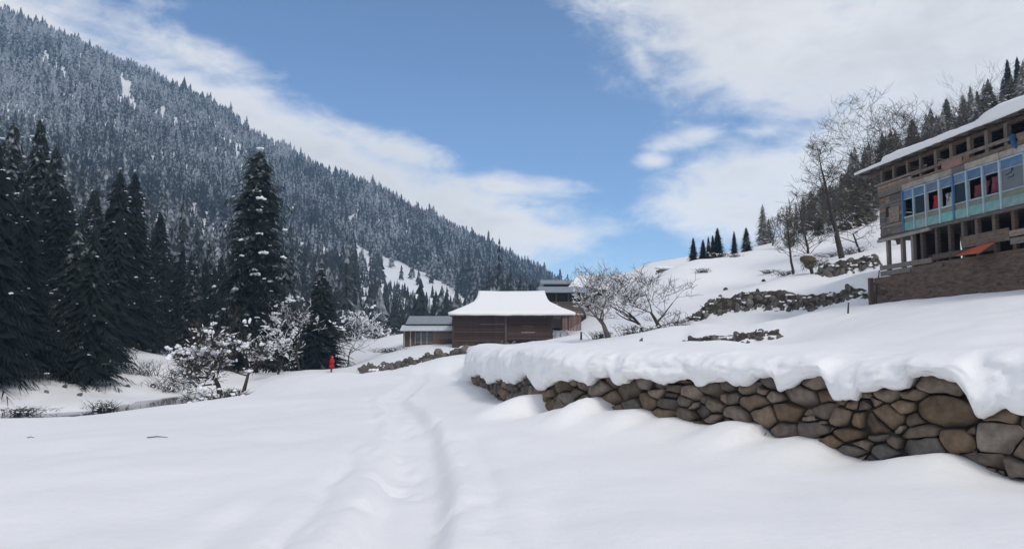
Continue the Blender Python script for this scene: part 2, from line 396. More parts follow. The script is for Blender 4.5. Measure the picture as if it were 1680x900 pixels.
for px, row in {-700: [(60, 610), (150, 450), (300, 280), (600, 90), (900, -40), (1200, 0)], -300: [(65, 590), (150, 440), (300, 280), (600, 110), (950, -20), (1250, 40)],
                100: [(90, 560), (150, 470), (300, 330), (600, 180)], 300: [(100, 572), (150, 520), (300, 410), (600, 270)], 500: [(130, 570), (200, 530), (400, 440), (700, 345)],
                700: [(130, 553), (200, 535), (400, 480), (700, 410)], 850: [(130, 550), (250, 535), (600, 480)], 950: [(130, 540), (300, 525), (800, 492)], 600: [(100, 562), (150, 552)],
                1100: [(400, 520), (1200, 480)], 1400: [(500, 500)], 1700: [(500, 400)]}.items():
    lower += pts_px([(px, py, Y) for Y, py in row])
for (px, py), Y in zip(RIDGE, RIDGE_Y):
    a = at(px, py + 17, Y); lower += [tuple(a), (a.x * 1.22, a.y * 1.22, a.z * .9), (a.x * 1.5, a.y * 1.5, a.z * .6)]
LOW = RBF(lower)

WA, WB = Vector((6.41, 9.5)), Vector((0.835, 16.0))
def on_wall(px, py):
    """(u along wall from its right end, z) where the ray meets the wall's face"""
    d = ray(px, py); n = Vector((WB.y - WA.y, -(WB.x - WA.x)))
    t = n.dot(WA) / n.dot(Vector((d.x, d.y)))
    p = Vector((d.x * t, d.y * t))
    return (p - W0).length * (1 if (p - W0).dot(WB - WA) > 0 else -1), EYE + d.z * t
W0 = WA + (WA - WB).normalized() * 7.0
PATH = [W0, WB, Vector((.42, 17.4)), Vector((-.2, 20)), Vector((-1.25, 26.5)), Vector((-2.2, 38)), Vector((-2.8, 47))]
UW = [0]
for a, b in zip(PATH[:-1], PATH[1:]): UW.append(UW[-1] + (b - a).length)
BY = np.array([W0.y, 16.0, 17.4, 20, 26.5, 38, 47, 51, 75, 130, 250, 600, 1500]); BX = np.array([W0.x, .835, .42, -.2, -1.25, -2.2, -2.8, -10.5, -13.5, -10, 10, 60, 150])
BP = np.stack([np.concatenate([[W0.x + 30 * 1.0], BX]), np.concatenate([[W0.y - 35], BY])], -1)
def side(x, y):
    x = np.asarray(x, float); y = np.asarray(y, float)
    best = np.full(x.shape, 1e9); ubest = np.zeros(x.shape); acc = -math.hypot(*(BP[1] - BP[0]))
    for a, b in zip(BP[:-1], BP[1:]):
        L = math.hypot(*(b - a)); d = (b - a) / L
        t = np.clip((x - a[0]) * d[0] + (y - a[1]) * d[1], 0, L)
        r = np.hypot(x - a[0] - d[0] * t, y - a[1] - d[1] * t)
        k = r < best; best = np.where(k, r, best); ubest = np.where(k, acc + t, ubest); acc += L
    s = np.where(x > np.interp(y, BP[:, 1], BP[:, 0]), 1, -1)
    return best * s, ubest
# heights read along the foot of the wall and along the lip of the snow that hangs over it
base_px = [(1680, 786), (1633, 774), (1598, 756), (1559, 739), (1503, 740), (1461, 750), (1423, 754), (1387, 743), (1347, 719), (1311, 713), (1279, 717), (1258, 711), (1252, 694), (1216, 687), (1195, 690), (1182, 696), (1157, 695), (1113, 683), (1083, 683), (1072, 673), (1055, 667), (1008, 671), (1000, 660), (987, 648), (973, 650), (958, 663), (938, 665), (923, 670), (908, 686)]
lip_px = [(1680, 676), (1657, 667), (1626, 681), (1608, 682), (1602, 655), (1591, 634), (1531, 616), (1504, 622), (1500, 638), (1418, 640), (1416, 655), (1379, 656), (1368, 641), (1361, 616), (1322, 620), (1305, 637), (1287, 644), (1284, 626), (1271, 616), (1250, 620), (1246, 629), (1212, 632), (1201, 625), (1178, 626), (1155, 635), (1140, 622), (1127, 623), (1095, 630), (1072, 619), (1042, 622), (1038, 630), (1022, 630), (1013, 618), (988, 620), (980, 630), (947, 623), (923, 624), (908, 632)]
bu = [on_wall(*p) for p in base_px]; lu = [on_wall(*p) for p in lip_px]
def ext(t, after):
    t = sorted(t); t = [(t[0][0] - 20, t[0][1]), ] + t + after
    return np.array([a for a, _ in t]), np.array([b for _, b in t])
U1 = UW[1]
BASE = ext(bu, [(U1 + .1, .25), (U1 + .4, .58), (U1 + .8, .55), (U1 + 1.3, .32), (U1 + 3, .18), (U1 + 5, .10), (U1 + 8, .25), (U1 + 11, .2), (U1 + 18, .1), (U1 + 40, -.2)])
LIP = ext(lu, [(U1 + .5, .62), (U1 + 1.2, .98), (U1 + 2.4, .66), (U1 + 4, .72), (U1 + 5.5, .50), (U1 + 8, .70), (U1 + 9.6, .50), (U1 + 12, .42), (U1 + 20, .25), (U1 + 40, .2)])
def basez(u): return np.interp(u, *BASE)
def lipz(u): return np.interp(u, *LIP)

HOUSE_C = Vector((at(1447, 450, 40).x, 40.0)); HS = Vector((.0956, -.9954)); HN = Vector((-.9954, -.0956)); HZ = 3.5
upper = []
for u in (0, 3, 6, 9, 12, 15, 15.6 + 1):
    p = W0 + (WB - WA).normalized() * min(u, U1)
    q = p + Vector((.76, .65)) * 1.3
    upper.append((q.x, q.y, 1.50 if u > 6 else 1.56)); q = p + Vector((.76, .65)) * 5
    upper.append((q.x, q.y, 1.62 if u > 11 else 1.85))
upper += [(40, -30, 6), (14, -5, 2), (0, 30, 1.4), (.2, 27, 1.42), (1.5, 20, 1.55)]
upper += pts_px([(790, 572, 34), (740, 571, 74), (840, 571, 74), (850, 571, 46), (910, 556, 74), (960, 552, 60), (935, 548, 84), (660, 572, 76), (600, 590, 66), (620, 586, 62), (690, 585, 58), (735, 578, 60),(560, 592, 74), (600, 566, 95), (740, 560, 95),
                 (1000, 556, 40), (1100, 557, 36), (1285, 551, 33), (1100, 540, 38), (1285, 532, 35), (1130, 529, 51), (1300, 520, 46), (1430, 503, 41.5), (1130, 523, 52), (1300, 491, 47.5), (1430, 472, 43.2),
                 (1000, 547, 60), (980, 545, 75), (1010, 522, 95), (1060, 524, 62), (1050, 470, 80), (1000, 468, 105), (1130, 438, 90), (1200, 421, 90), (1260, 409, 90), (1330, 390, 90), (1200, 478, 64), (1300, 450, 64), (1380, 432, 58), (1450, 425, 56), (1345, 470, 52), (1450, 448, 50), (1345, 450, 54), (1450, 432, 52),
                 (1450, 352, 92), (1462, 330, 112), (1550, 255, 135), (1680, 190, 145), (1900, 100, 160), (1280, 402, 140), (1130, 445, 130), (1050, 455, 140), (1280, 395, 190), (1450, 300, 200), (1680, 170, 220),
                 (930, 533, 105), (960, 514, 112), (960, 474, 140), (890, 530, 110), (1000, 455, 200), (850, 545, 100)])
for s_, d_ in ((0, 1.5), (6, 1.5), (12, 1.5), (18, 1.5), (0, -3), (6, -3), (12, -3), (18, -3), (26, -2)):
    q = HOUSE_C + HS * s_ + HN * d_; upper.append((q.x, q.y, HZ if d_ > 0 else HZ + .4))
for s_ in (0, 8, 16):
    q = HOUSE_C + HS * s_ - HN * 12; upper.append((q.x, q.y, HZ + 3.5))
for px, Y, z in ((2300, 60, 28), (2300, 120, 68), (3000, 30, 18), (1300, 400, 40), (1700, 400, 105), (1100, 400, 18), (960, 300, 10), (980, 700, 20), (1250, 1500, 150)):
    upper.append((Y * (px - CX) / F_PX, Y, z))
UP = RBF(upper, .12)

BANDS = {'b1': [(1112, 556, 551, 34.5), (1170, 556, 549, 34), (1230, 555, 546, 33.5), (1285, 549, 544, 33)],
         'b2': [(1128, 530, 521, 51), (1180, 525, 508, 50), (1240, 521, 499, 48.5), (1300, 518, 491, 47), (1360, 510, 482, 45), (1432, 503, 473, 42)],
         'b3': [(1345, 466, 452, 53), (1375, 462, 445, 52.5), (1410, 455, 437, 52), (1450, 446, 430, 51)]}
TERR = [([tuple(at(a, b, Y))[:2] for a, b, t, Y in BANDS[k]], amp) for k, amp in (('b1', .22), ('b2', .9), ('b3', .7))]
# the trodden track
TRK = [(-.9, 2), (-.95, 6), (-1.05, 8.5), (-1.4, 11.5), (-1.75, 14), (-2.5, 18), (-3.6, 23), (-4.1, 30), (-4.8, 40), (-6.6, 55), (-9, 70)]
TY = np.array([p[1] for p in TRK]); TX = np.array([p[0] for p in TRK])
def height(x, y):
    x = np.asarray(x, float); y = np.asarray(y, float)
    lo = LOW(x, y); up = UP(x, y); sd_, u = side(x, y); r = np.hypot(x, y)
    near = 1 - sstep(60, 120, r)
    # drifts and hummocks
    bank = np.exp(-((x + 36) / 13) ** 2) * sstep(36, 44, y) * (1 - sstep(70, 85, y)); lo = lo + bank * (1.3 * fbm(x / 6.5, y / 7.5, 3, 8) + .5)
    lo = lo + near * (.16 * fbm(x / 4.2, y / 5.5, 3, 3) + .05 * fbm(x / .9, y / 1.3, 2, 11)) + (1 - near) * 2.0 * fbm(x / 40, y / 40, 4, 5) * sstep(100, 300, r)
    up = up + near * (.18 * fbm(x / 3.5, y / 4.5, 3, 23) + .05 * fbm(x / .8, y / .9, 2, 31)) + sstep(40, 80, r) * (.5 * fbm(x / 7, y / 7, 4, 41)) + (1 - near) * 2.0 * fbm(x / 40, y / 40, 4, 6) * sstep(120, 300, r)
    # track: trough with soft shoulders and side ruts
    tx = np.interp(y, TY, TX) + .10 * vnoise(y / 1.7, y * 0, 51); dx = (x - tx)
    fade = 1 - sstep(24, 60, y)
    wob = .8 + .7 * vnoise(y / .55, x * 0 + .5, 52)
    lo = lo - fade * ((.17 + .02 * (1 - sstep(9, 16, y))) * np.exp(-(dx / .40) ** 6) * (1 + .35 * (wob - .8)) - .035 * np.exp(-((np.abs(dx) - .56) / .15) ** 2) * (.5 + 1.2 * np.abs(vnoise(x / .25, y / .3, 54))))
    for off, w_, dp, y0, y1 in ((-.95, .10, .09, 0, 12.5), (-1.6, .16, .05, 0, 9), (1.5, .25, .05, 0, 10), (.95, .12, .04, 4, 14), (-.7, .12, .06, 15, 26)):
        g = np.exp(-((dx - off - .12 * vnoise(y / 1.3, y * 0, int(60 + off * 10))) / w_) ** 2) * sstep(y0 - 1, y0 + 1, y) * (1 - sstep(y1 - 2, y1 + 1, y))
        lo = lo - dp * g * (.7 + .6 * vnoise(x / .3, y / .5, 70))
    # footprints scattered along the track
    lo = lo - .05 * fade * sstep(.12, .42, vnoise(x / .22, y / .38, 77) * np.exp(-(dx / 1.1) ** 2) + .02)
    # snow drifted against the foot of the wall
    on = (u > 0) & (u < U1 + 14)
    k = np.where(on, 1 - sstep(.25, 1.9, -sd_), 0); k = np.where(sd_ > 0, np.where(on, 1, 0), k)
    lo = lo * (1 - k) + (basez(u) - .02 + .04 * fbm(x / .5, y / .5, 2, 80)) * k
    # terrace top dips under the snow cap at the wall's edge
    cap = np.where(u < U1 + 22, .45 * (1 - sstep(.5, 1.3, sd_)), 0)
    up = up - cap
    wd = np.interp(u, [0, U1 + 18, U1 + 30, U1 + 45, U1 + 100, U1 + 400], [.05, .05, 1.2, 3, 18, 80])
    t = np.where(u < U1 + 18, np.clip((sd_ - .38) / .06, 0, 1), sstep(-wd, wd, sd_))
    z = lo * (1 - t) + up * t
    for pl, amp in TERR:
        best = np.full(x.shape, 1e9); sg = np.ones(x.shape); fr = np.zeros(x.shape); n = len(pl) - 1
        for i in range(n):
            a, b = pl[i], pl[i + 1]; L = math.hypot(b[0] - a[0], b[1] - a[1]); d = ((b[0] - a[0]) / L, (b[1] - a[1]) / L)
            tt = np.clip((x - a[0]) * d[0] + (y - a[1]) * d[1], 0, L); r2 = np.hypot(x - a[0] - d[0] * tt, y - a[1] - d[1] * tt)
            k2 = r2 < best; best = np.where(k2, r2, best); sg = np.where(k2, -d[1] * (x - a[0]) + d[0] * (y - a[1]), sg); fr = np.where(k2, (i + tt / L) / n, fr)
        dd = best * np.sign(sg); e = sstep(0, .12, fr) * (1 - sstep(.92, 1.0, fr) * .6)
        z = z + amp * e * sstep(-.1, .9, dd) * np.exp(-np.maximum(dd, 0) / 7.0) - .25 * amp * e * np.exp(-(np.minimum(dd, 0) / 1.2) ** 2) * (dd < .2)
    return np.where(z > 430, 430 + (1 - np.exp(-np.maximum(z - 430, 0) / 150)) * 25, z)
    # (terrace steps are added below)
def hz(x, y):
    """height of the ground sheet (read from its grid)"""
    i = min(max(int(np.searchsorted(xs, x)) - 1, 0), len(xs) - 2); j = min(max(int(np.searchsorted(ys, y)) - 1, 0), len(ys) - 2)
    u = (x - xs[i]) / (xs[i + 1] - xs[i]); v = (y - ys[j]) / (ys[j + 1] - ys[j])
    return float((GZ[j, i] * (1 - u) + GZ[j, i + 1] * u) * (1 - v) + (GZ[j + 1, i] * (1 - u) + GZ[j + 1, i + 1] * u) * v)

# ground sheet: fine near the viewer, coarser out to the horizon
ys = np.concatenate([np.linspace(-30, 3, 24)[:-1], 3 * np.exp(np.arange(0, math.log(1700 / 3), .0125))])
ts = np.arange(-math.asinh(1900 / 3), math.asinh(1500 / 3), .0205); xs = 3 * np.sinh(ts)
GX, GY = np.meshgrid(xs, ys)
GZ = height(GX, GY)
ground = grid_mesh('ground', np.stack([GX, GY, GZ], -1), M['snow'])
tag(ground, 'snow covered ground of field, terraces and mountainside', 'ground', kind='structure')

# river in the gully
rv = [(-34, 14), (-31, 24), (-28, 32), (-25, 40), (-22.5, 48), (-20.5, 58), (-22, 75), (-24, 95)]
P = np.array([[(x - 3.4, y, -2.2), (x + 3.2, y, -2.2)] for x, y in rv])
tag(grid_mesh('river', P, M['water']), 'dark river running in the gully below the firs', 'river', kind='structure')


# ------------------------------------------------------------------ dry stone wall
def path_at(u, sm=.5):
    def p(u):
        u = min(max(u, 0), UW[-1] - 1e-6)
        for i in range(len(PATH) - 1):
            if u <= UW[i + 1]:
                return PATH[i].lerp(PATH[i + 1], (u - UW[i]) / (UW[i + 1] - UW[i]))
    a = [p(u + k * sm / 3) for k in range(-3, 4)]
    q = sum(a, Vector((0, 0))) / 7; d = (a[-1] - a[0]).normalized()
    return q, Vector((d.y, -d.x))          # point, inward normal

def voronoi(seeds, u0, u1, v0, v1, asp, wts=None):
    S = [(u, v * asp) for u, v in seeds]; cells = []; wts = wts or [0] * len(S)
    for i, (a, b) in enumerate(S):
        poly = [(u0, v0 * asp), (u1, v0 * asp), (u1, v1 * asp), (u0, v1 * asp)]
        for j, (c, d) in enumerate(S):
            if i == j or abs(c - a) > 2.2: continue
            mx, my, nx, ny = (a + c) / 2, (b + d) / 2, c - a, d - b; off = (wts[i] - wts[j]) / 2
            out = []
            for k in range(len(poly)):
                p, q = poly[k], poly[(k + 1) % len(poly)]
                dp = (p[0] - mx) * nx + (p[1] - my) * ny - off; dq = (q[0] - mx) * nx + (q[1] - my) * ny - off
                if dp <= 0: out.append(p)
                if dp * dq < 0:
                    t = dp / (dp - dq); out.append((p[0] + (q[0] - p[0]) * t, p[1] + (q[1] - p[1]) * t))
            poly = out
            if len(poly) < 3: break
        if len(poly) >= 3: cells.append([(x, y / asp) for x, y in poly])
    return cells
def stone_mesh(poly, place, bulge, gap, fine, rnd):
    """one wall stone from its outline on the face (u,v); place(u,v,w)->world"""
    cx = sum(p[0] for p in poly) / len(poly); cy = sum(p[1] for p in poly) / len(poly)
    P = []
    if fine is not None:
        q = []
        for i in range(len(poly)):
            (x0, y0), (x1, y1) = poly[i], poly[(i + 1) % len(poly)]; m_ = max(1, min(4, int(math.hypot(x1 - x0, y1 - y0) / .11)))
            for k in range(m_): q.append((x0 + (x1 - x0) * k / m_, y0 + (y1 - y0) * k / m_))
        qa = np.array(q); wu = .15 * vnoise(qa[:, 0] * 2.3, qa[:, 1] * 3.1, 93) + .06 * vnoise(qa[:, 0] * 6, qa[:, 1] * 7, 94); wv = .13 * vnoise(qa[:, 0] * 2.1, qa[:, 1] * 2.9, 95) + .055 * vnoise(qa[:, 0] * 6.3, qa[:, 1] * 6.7, 96)
        poly = [(a, b) for a, b in zip(qa[:, 0] + wu, qa[:, 1] + wv)]
        cx = sum(p[0] for p in poly) / len(poly); cy = sum(p[1] for p in poly) / len(poly)
    gap = gap * rnd.uniform(.5, 2.6)
    for x, y in poly:
        d = math.hypot(x - cx, y - cy); k = max(.3, (d - gap) / max(d, 1e-6)); P.append((cx + (x - cx) * k, cy + (y - cy) * k))
    for it in range(1):
        Q = []
        c = .18 if it == 0 else .25
        for i in range(len(P)):
            a, b = P[i], P[(i + 1) % len(P)]
            Q += [(a[0] + (b[0] - a[0]) * c, a[1] + (b[1] - a[1]) * c), (a[0] + (b[0] - a[0]) * (1 - c), a[1] + (b[1] - a[1]) * (1 - c))]
        P = Q
    # drop near-coincident points
    Q = [P[0]]
    for p in P[1:]:
        if math.hypot(p[0] - Q[-1][0], p[1] - Q[-1][1]) > (.03 if fine else .05): Q.append(p)
    P = Q; n = len(P)
    if n < 4: return None
    tx, ty = rnd.uniform(-.22, .22), rnd.uniform(-.38, .12)
    off = rnd.uniform(-.075, .045); fx, fy = rnd.uniform(-.12, .12), rnd.uniform(-.08, .1)
    fac = [(rnd.uniform(0, 6.28), rnd.uniform(.25, .8), rnd.uniform(-.03, .05)) for _ in range(3)]; sz = max(p[0] for p in P) - min(p[0] for p in P)
    rings = [(.95, .24), (1.0, .08), (.985, .015), (.90, -.028 * bulge), (.58, -.048 * bulge)]
    V = []; F = []
    for k, w in rings:
        for (x, y) in P:
            x2, y2 = cx + (x - cx) * k + (1 - k) * fx, cy + (y - cy) * k + (1 - k) * fy
            nz = .05 * float(vnoise(np.array(x2 * 7.1 + off * 99), np.array(y2 * 7.1), 91)) if w < .05 else 0
            wf = w
            if w < .05:
                for an, sl_, c0 in fac: wf = max(wf, -.05 * bulge + c0 + sl_ * ((x2 - cx) * math.cos(an) + (y2 - cy) * math.sin(an) - sz * .12))
                wf = min(wf, .10)
            V.append(place(x2, y2, wf + off + (tx * (x2 - cx) + ty * (y2 - cy) if w < .05 else 0) + nz))
    V.append(place(cx + fx, cy + fy, off - .055 * bulge))
    for r in range(len(rings) - 1):
        for i in range(n):
            a = r * n + i; b = r * n + (i + 1) % n
            F.append((a, b, b + n, a + n))
    t = (len(rings) - 1) * n
    for i in range(n): F.append((t + i, t + (i + 1) % n, len(V) - 1))
    return V, F

seed_px = [(1550, 677), (1545, 631), (1447, 648), (1493, 651), (1456, 683), (1482, 669), (1503, 690), (1510, 709), (1573, 723), (1640, 721), (1645, 690), (1622, 753), (1668, 763), (1512, 733), (1435, 715), (1447, 739), (1412, 730),
           (1407, 665), (1407, 690), (1430, 694), (1313, 645), (1353, 646), (1292, 673), (1353, 675), (1402, 664), (1379, 683), (1402, 692), (1288, 702), (1340, 704), (1393, 709), (1364, 721), (1400, 738), (1275, 650), (1267, 626), (1224, 639), (1258, 642),
           (1193, 633), (1205, 652), (1186, 654), (1235, 658), (1172, 666), (1207, 675), (1248, 677), (1170, 639), (1153, 658), (1167, 683), (1150, 673), (1336, 626), (1005, 625), (1060, 628), (1030, 643), (1080, 634), (1080, 643), (1065, 655), (1040, 664),
           (983, 640), (955, 633), (947, 647), (922, 636), (912, 663), (930, 652), (955, 656), (997, 655), (1088, 677), (1113, 630), (1113, 641), (1105, 653), (1130, 647), (1138, 667), (1122, 662), (1130, 679), (1100, 666), (1600, 640), (1625, 640), (1660, 640), (1690, 660), (1700, 700), (1695, 735), (1590, 780), (1640, 800), (1690, 800),
           (1530, 765), (1480, 772), (1430, 770), (1380, 765), (1330, 745), (1290, 735), (1240, 715), (1200, 705), (1150, 705), (1100, 700), (1050, 690), (1000, 685), (950, 680), (1480, 615), (1430, 622), (1390, 640), (1310, 612), (1220, 612), (1140, 612), (1030, 608), (960, 612), (1570, 608)]
seeds = [on_wall(*p) for p in seed_px]
rs = random.Random(5)
u = min(s[0] for s in seeds) - .25
while u > -.2:
    for v in (.05, .38, .7, 1.02): seeds.append((u + rs.uniform(-.2, .2), v + rs.uniform(-.1, .1)))
    u -= .62
wts = [{(1550, 677): .10, (1545, 631): .03, (1313, 645): .05, (1292, 673): .03, (1640, 721): .04, (1030, 643): .04}.get(p, rs.uniform(-.02, .025)) for p in seed_px] + [rs.uniform(-.02, .03) for _ in seeds[len(seed_px):]]
for _ in range(70):
    seeds.append((rs.uniform(0, U1), rs.uniform(.0, 1.1))); wts.append(-.035)          # small filler stones
wall = empty('stone_wall', (WB.x, WB.y, 0))
tag(wall, 'long dry stone wall of brown rounded boulders under a thick snow overhang', 'stone wall')
wd = (WB - WA).normalized(); wn = Vector((wd.y, -wd.x))
def place_main(u, v, w):
    if v > float(lipz(u)) - .03: w = max(w, -.02)
    p = W0 + wd * u + wn * w; return Vector((p.x - WB.x, p.y - WB.y, v))
for c in voronoi(seeds, -.4, U1 + .1, -.35, 1.35, 1.65, wts):
    cu = sum(p[0] for p in c) / len(c); cv = sum(p[1] for p in c) / len(c)
    fine = cu < on_wall(1140, 650)[0]
    w_ = max(p[0] for p in c) - min(p[0] for p in c)
    r_ = stone_mesh(c, place_main, 1.0 + min(w_, .9) * .9, .010, fine, rs)
    if r_:
        V, F = r_; ce = sum(V, Vector()) / len(V)
        mesh_obj('stone', [v - ce for v in V], F, M['stone'] if rs.random() < .9 or w_ > .75 else M['stone_grey'], wall, True, loc=ce)
def core(parent, ua, ub, org, top=.12):
    V = []; F = []; n = int((ub - ua) / .4) + 2
    for i in range(n):
        u = ua + (ub - ua) * i / (n - 1); q, nn = path_at(u, .25)
        for w, z in ((.10, -.4), (.10, float(lipz(u)) + top), (.36, float(lipz(u)) + top), (.36, -.4)):
            V.append((q.x + nn.x * w - org.x, q.y + nn.y * w - org.y, z))
    for i in range(n - 1):
        for k in range(4): a = i * 4 + k; b = i * 4 + (k + 1) % 4; F.append((a, b, b + 4, a + 4))
    return mesh_obj('rubble_core', V, F, M['earth'], parent)
core(wall, 0, U1 + .2, WB)

wall2 = empty('stone_wall', (PATH[2].x, PATH[2].y, 0))
tag(wall2, 'short low stone wall past the corner, almost buried by bulging snow', 'stone wall')
seeds2 = []
u = U1 + .05
while u < U1 + 13:
    for v in (0, .27, .52, .8): seeds2.append((u + rs.uniform(-.15, .15), v + rs.uniform(-.08, .08)))
    u += .5
def place2(u, v, w):
    if v > float(lipz(u)) - .03: w = max(w, -.02)
    q, nn = path_at(u, .25); return Vector((q.x + nn.x * w - PATH[2].x, q.y + nn.y * w - PATH[2].y, v))
for c in voronoi(seeds2, U1 - .05, U1 + 13, -.3, 1.05, 1.35):
    r_ = stone_mesh(c, place2, 1.2, .014, False, rs)
    if r_:
        V, F = r_; ce = sum(V, Vector()) / len(V)
        mesh_obj('stone', [v - ce for v in V], F, M['stone_grey'] if rs.random() < .5 else M['stone'], wall2, True, loc=ce)
core(wall2, U1 + .25, U1 + 13.5, PATH[2])

# snow overhanging the wall
def snow_cap():
    us = np.arange(0, U1 + 22, .055); rows = []
    qs = [path_at(u, .5) for u in us]
    q2 = np.array([[q.x, q.y] for q, _ in qs]); nn = np.array([[n.x, n.y] for _, n in qs])
    def hw(w): return height(q2[:, 0] + nn[:, 0] * w, q2[:, 1] + nn[:, 1] * w)
    h24, h18, h14 = hw(2.6), hw(1.9), hw(1.45)
    zt = h14 + .02 + .05 * fbm(us / .9, us * 0, 2, 101)
    lip = lipz(us) + .05 * vnoise(us / .17, us * 0, 102) + .035 * vnoise(us / .07, us * 0, 107); zt = np.maximum(zt, lip + .25)
    fadeo = 1 - sstep(U1 + 12, U1 + 20, us)
    o = (.30 + .16 * vnoise(us / .8, us * 0, 103) + .10 * vnoise(us / .33, us * 0, 104)) * fadeo
    th = zt - lip
    prof = [(2.6, h24 - .08), (1.9, h18 + .0), (1.45, h14 + .03), (.9, zt + .04), (.4, zt + .03), (.02 + 0 * o, zt - .06 * th), (-o * .72, zt - .24 * th), (-o, zt - .50 * th), (-o * 1.0, zt - .76 * th), (-o * .72, lip + .03), (-o * .4, lip + .0), (-.02 + 0 * o, lip + .04), (.22, lip + .10)]
    W_ = np.stack([np.broadcast_to(a, us.shape) for a, _ in prof], 0); Z_ = np.stack([b for _, b in prof], 0)
    k = len(prof); fine = np.linspace(0, k - 1, 56); i = np.clip(np.floor(fine).astype(int), 0, k - 2); t = (fine - i)[:, None]
    def cat(A):
        a0, a1, a2, a3 = A[np.maximum(i - 1, 0)], A[i], A[i + 1], A[np.minimum(i + 2, k - 1)]
        return .5 * ((2 * a1) + (-a0 + a2) * t + (2 * a0 - 5 * a1 + 4 * a2 - a3) * t ** 2 + (-a0 + 3 * a1 - 3 * a2 + a3) * t ** 3)
    Wf, Zf = cat(W_), cat(Z_)
    S = np.linspace(0, 2.6, 56)[:, None]; UU = us[None, :]
    face = sstep(14, 26, np.arange(56))[:, None] * (1 - sstep(46, 54, np.arange(56)))[:, None]
    d = (.10 * fbm(UU / .42, S / .30, 3, 111) + .07 * np.abs(vnoise(UU / .16, S / .13, 115)) + .035 * vnoise(UU / .07, S / .06, 116)) * face + .02 * fbm(UU / .3, S / .3, 2, 118) * sstep(4, 9, np.arange(56))[:, None]
    Wf = Wf - d; Zf = Zf + d * .35 * (Wf > -.05)
    P = np.stack([q2[None, :, 0] + nn[None, :, 0] * Wf, q2[None, :, 1] + nn[None, :, 1] * Wf, Zf], -1)
    o_ = grid_mesh('snow_overhang', P, M['snow'])
    tag(o_, 'thick snow overhanging the stone wall', 'snow', kind='structure')
snow_cap()

# ------------------------------------------------------------------ rocks, rubble bands on the terraces
def rock_mesh(seed, mt, sub=2):
    r = random.Random(seed); V, F = ICO[sub]; out = []
    ax = [Vector((r.uniform(-1, 1), r.uniform(-1, 1), r.uniform(-1, 1))).normalized() for _ in range(7)]; cut = [r.uniform(.55, .9) for _ in ax]
    for v in V:
        p = Vector(v)
        for a, c in zip(ax, cut):
            d = p.dot(a)
            if d > c: p -= a * (d - c)
        out.append(p * r.uniform(.96, 1.04))
    return tri_mesh('rock', out, F, mt, smooth=False)
ROCK = [rock_mesh(100 + i, M['rubble'], 2) for i in range(7)]
def band(name, label, pts, n, size, spread, group=None, snow=.35, earth=True, tall=None, sink=.25, ebul=0):
    """terrace wall: rubble along pts=[(px,py_bottom,py_top,Y)]"""
    W3 = []
    for a, b, t, Y in pts:
        l_ = at(a, b, Y); W3.append((l_, l_ + Vector((.0, 1.0, 0))))
    org = W3[0][0].copy(); org.z = hz(org.x, org.y)
    root = empty(name, org); tag(root, label, 'stone wall', group)
    rr = random.Random(n)
    L = len(W3) - 1
    def face(t, f, lift=0):
        """point on the bank's face: t along, f up"""
        k = min(int(t), L - 1); g = t - k
        q = W3[k][0].lerp(W3[k + 1][0], g).lerp(W3[k][1].lerp(W3[k + 1][1], g), f)
        e = min(1, min(t, L - t) / .25)
        b = math.sin(math.pi * min(max(f, 0), 1)) * (.3 * size + ebul) * e
        nz = float(fbm(np.array(q.x / .45 + f * 2), np.array(q.y / .5 + f * 3.0), 3, 210)) * size * 1.6 * e
        return Vector((q.x, q.y - b * .8, hz(q.x, q.y) + b + nz + lift))
    if earth:
        N = 120; K = 10; P = np.zeros((N, K, 3))
        for i in range(N):
            t = i / (N - 1) * L
            for j in range(K):
                ff = (j / (K - 1)); f0 = .10 + .35 * float(fbm(np.array(t * 4.0), np.array(.3), 3, 211)); q = face(t, f0 + (1 - f0) * ff, -.14 if j in (0, K - 1) else 0)
                P[i, j] = q - org
        grid_mesh('earth_bank', P, M['earth'], root)
    for i in range(n):
        t = rr.random() * L; s = size * rr.uniform(.35, 1.3) * (1 if rr.random() < .85 else 1.5)
        q = face(t, rr.random() ** 1.4 * .95 - .12 + rr.gauss(0, spread * .3), 0)
        q.z += s * (.15 - sink)
        link('stone', ROCK[rr.randrange(7)], root, q - org, (rr.random() * 6, rr.random() * 6, rr.random() * 6), (s * rr.uniform(.9, 1.6), s, s * rr.uniform(.5, .9)))
    mb = MB()
    for i in range(int(n * snow)):
        t = rr.random() * L; k = min(int(t), L - 1); f = t - k
        lo = W3[k][0].lerp(W3[k + 1][0], f); hi = W3[k][1].lerp(W3[k + 1][1], f)
        s = size * rr.uniform(.5, 1.3); q = face(t, rr.random() * .7, .02)
        for _ in range(5): mb.lump((q.x - org.x + rr.gauss(0, s * 1.0), q.y - org.y + rr.gauss(0, s * .4), q.z - org.z + rr.uniform(-.1, .25) * s), (s * rr.uniform(.4, 1.0), s * .7, s * rr.uniform(.3, .55)), sub=2, jit=.10)
    if mb.v: tag(mb.build('snow', M['tsnow'], root, True), kind='stuff')
    return root
band('terrace_wall', 'low dark stone edging showing under snow, bare fruit trees behind its end', BANDS['b1'], 90, .12, .08, snow=.12)
band('terrace_wall', 'long earthy terrace bank with snow dotted rubble crossing the white slope', BANDS['b2'], 260, .15, .30, snow=.09, ebul=.16)
band('terrace_wall', 'short upper rubble bank on the slope beside the timber house corner', BANDS['b3'], 120, .15, .28, snow=.10, ebul=.14)
band('terrace_wall', 'low broken line of mossy rubble stones across the field by the red figure', [(588, 611, 596, 51), (620, 611, 596, 50.5), (650, 612, 592, 50), (690, 607, 591, 50), (728, 601, 590, 50)], 190, .19, .12, snow=.08, earth=True, sink=.0)
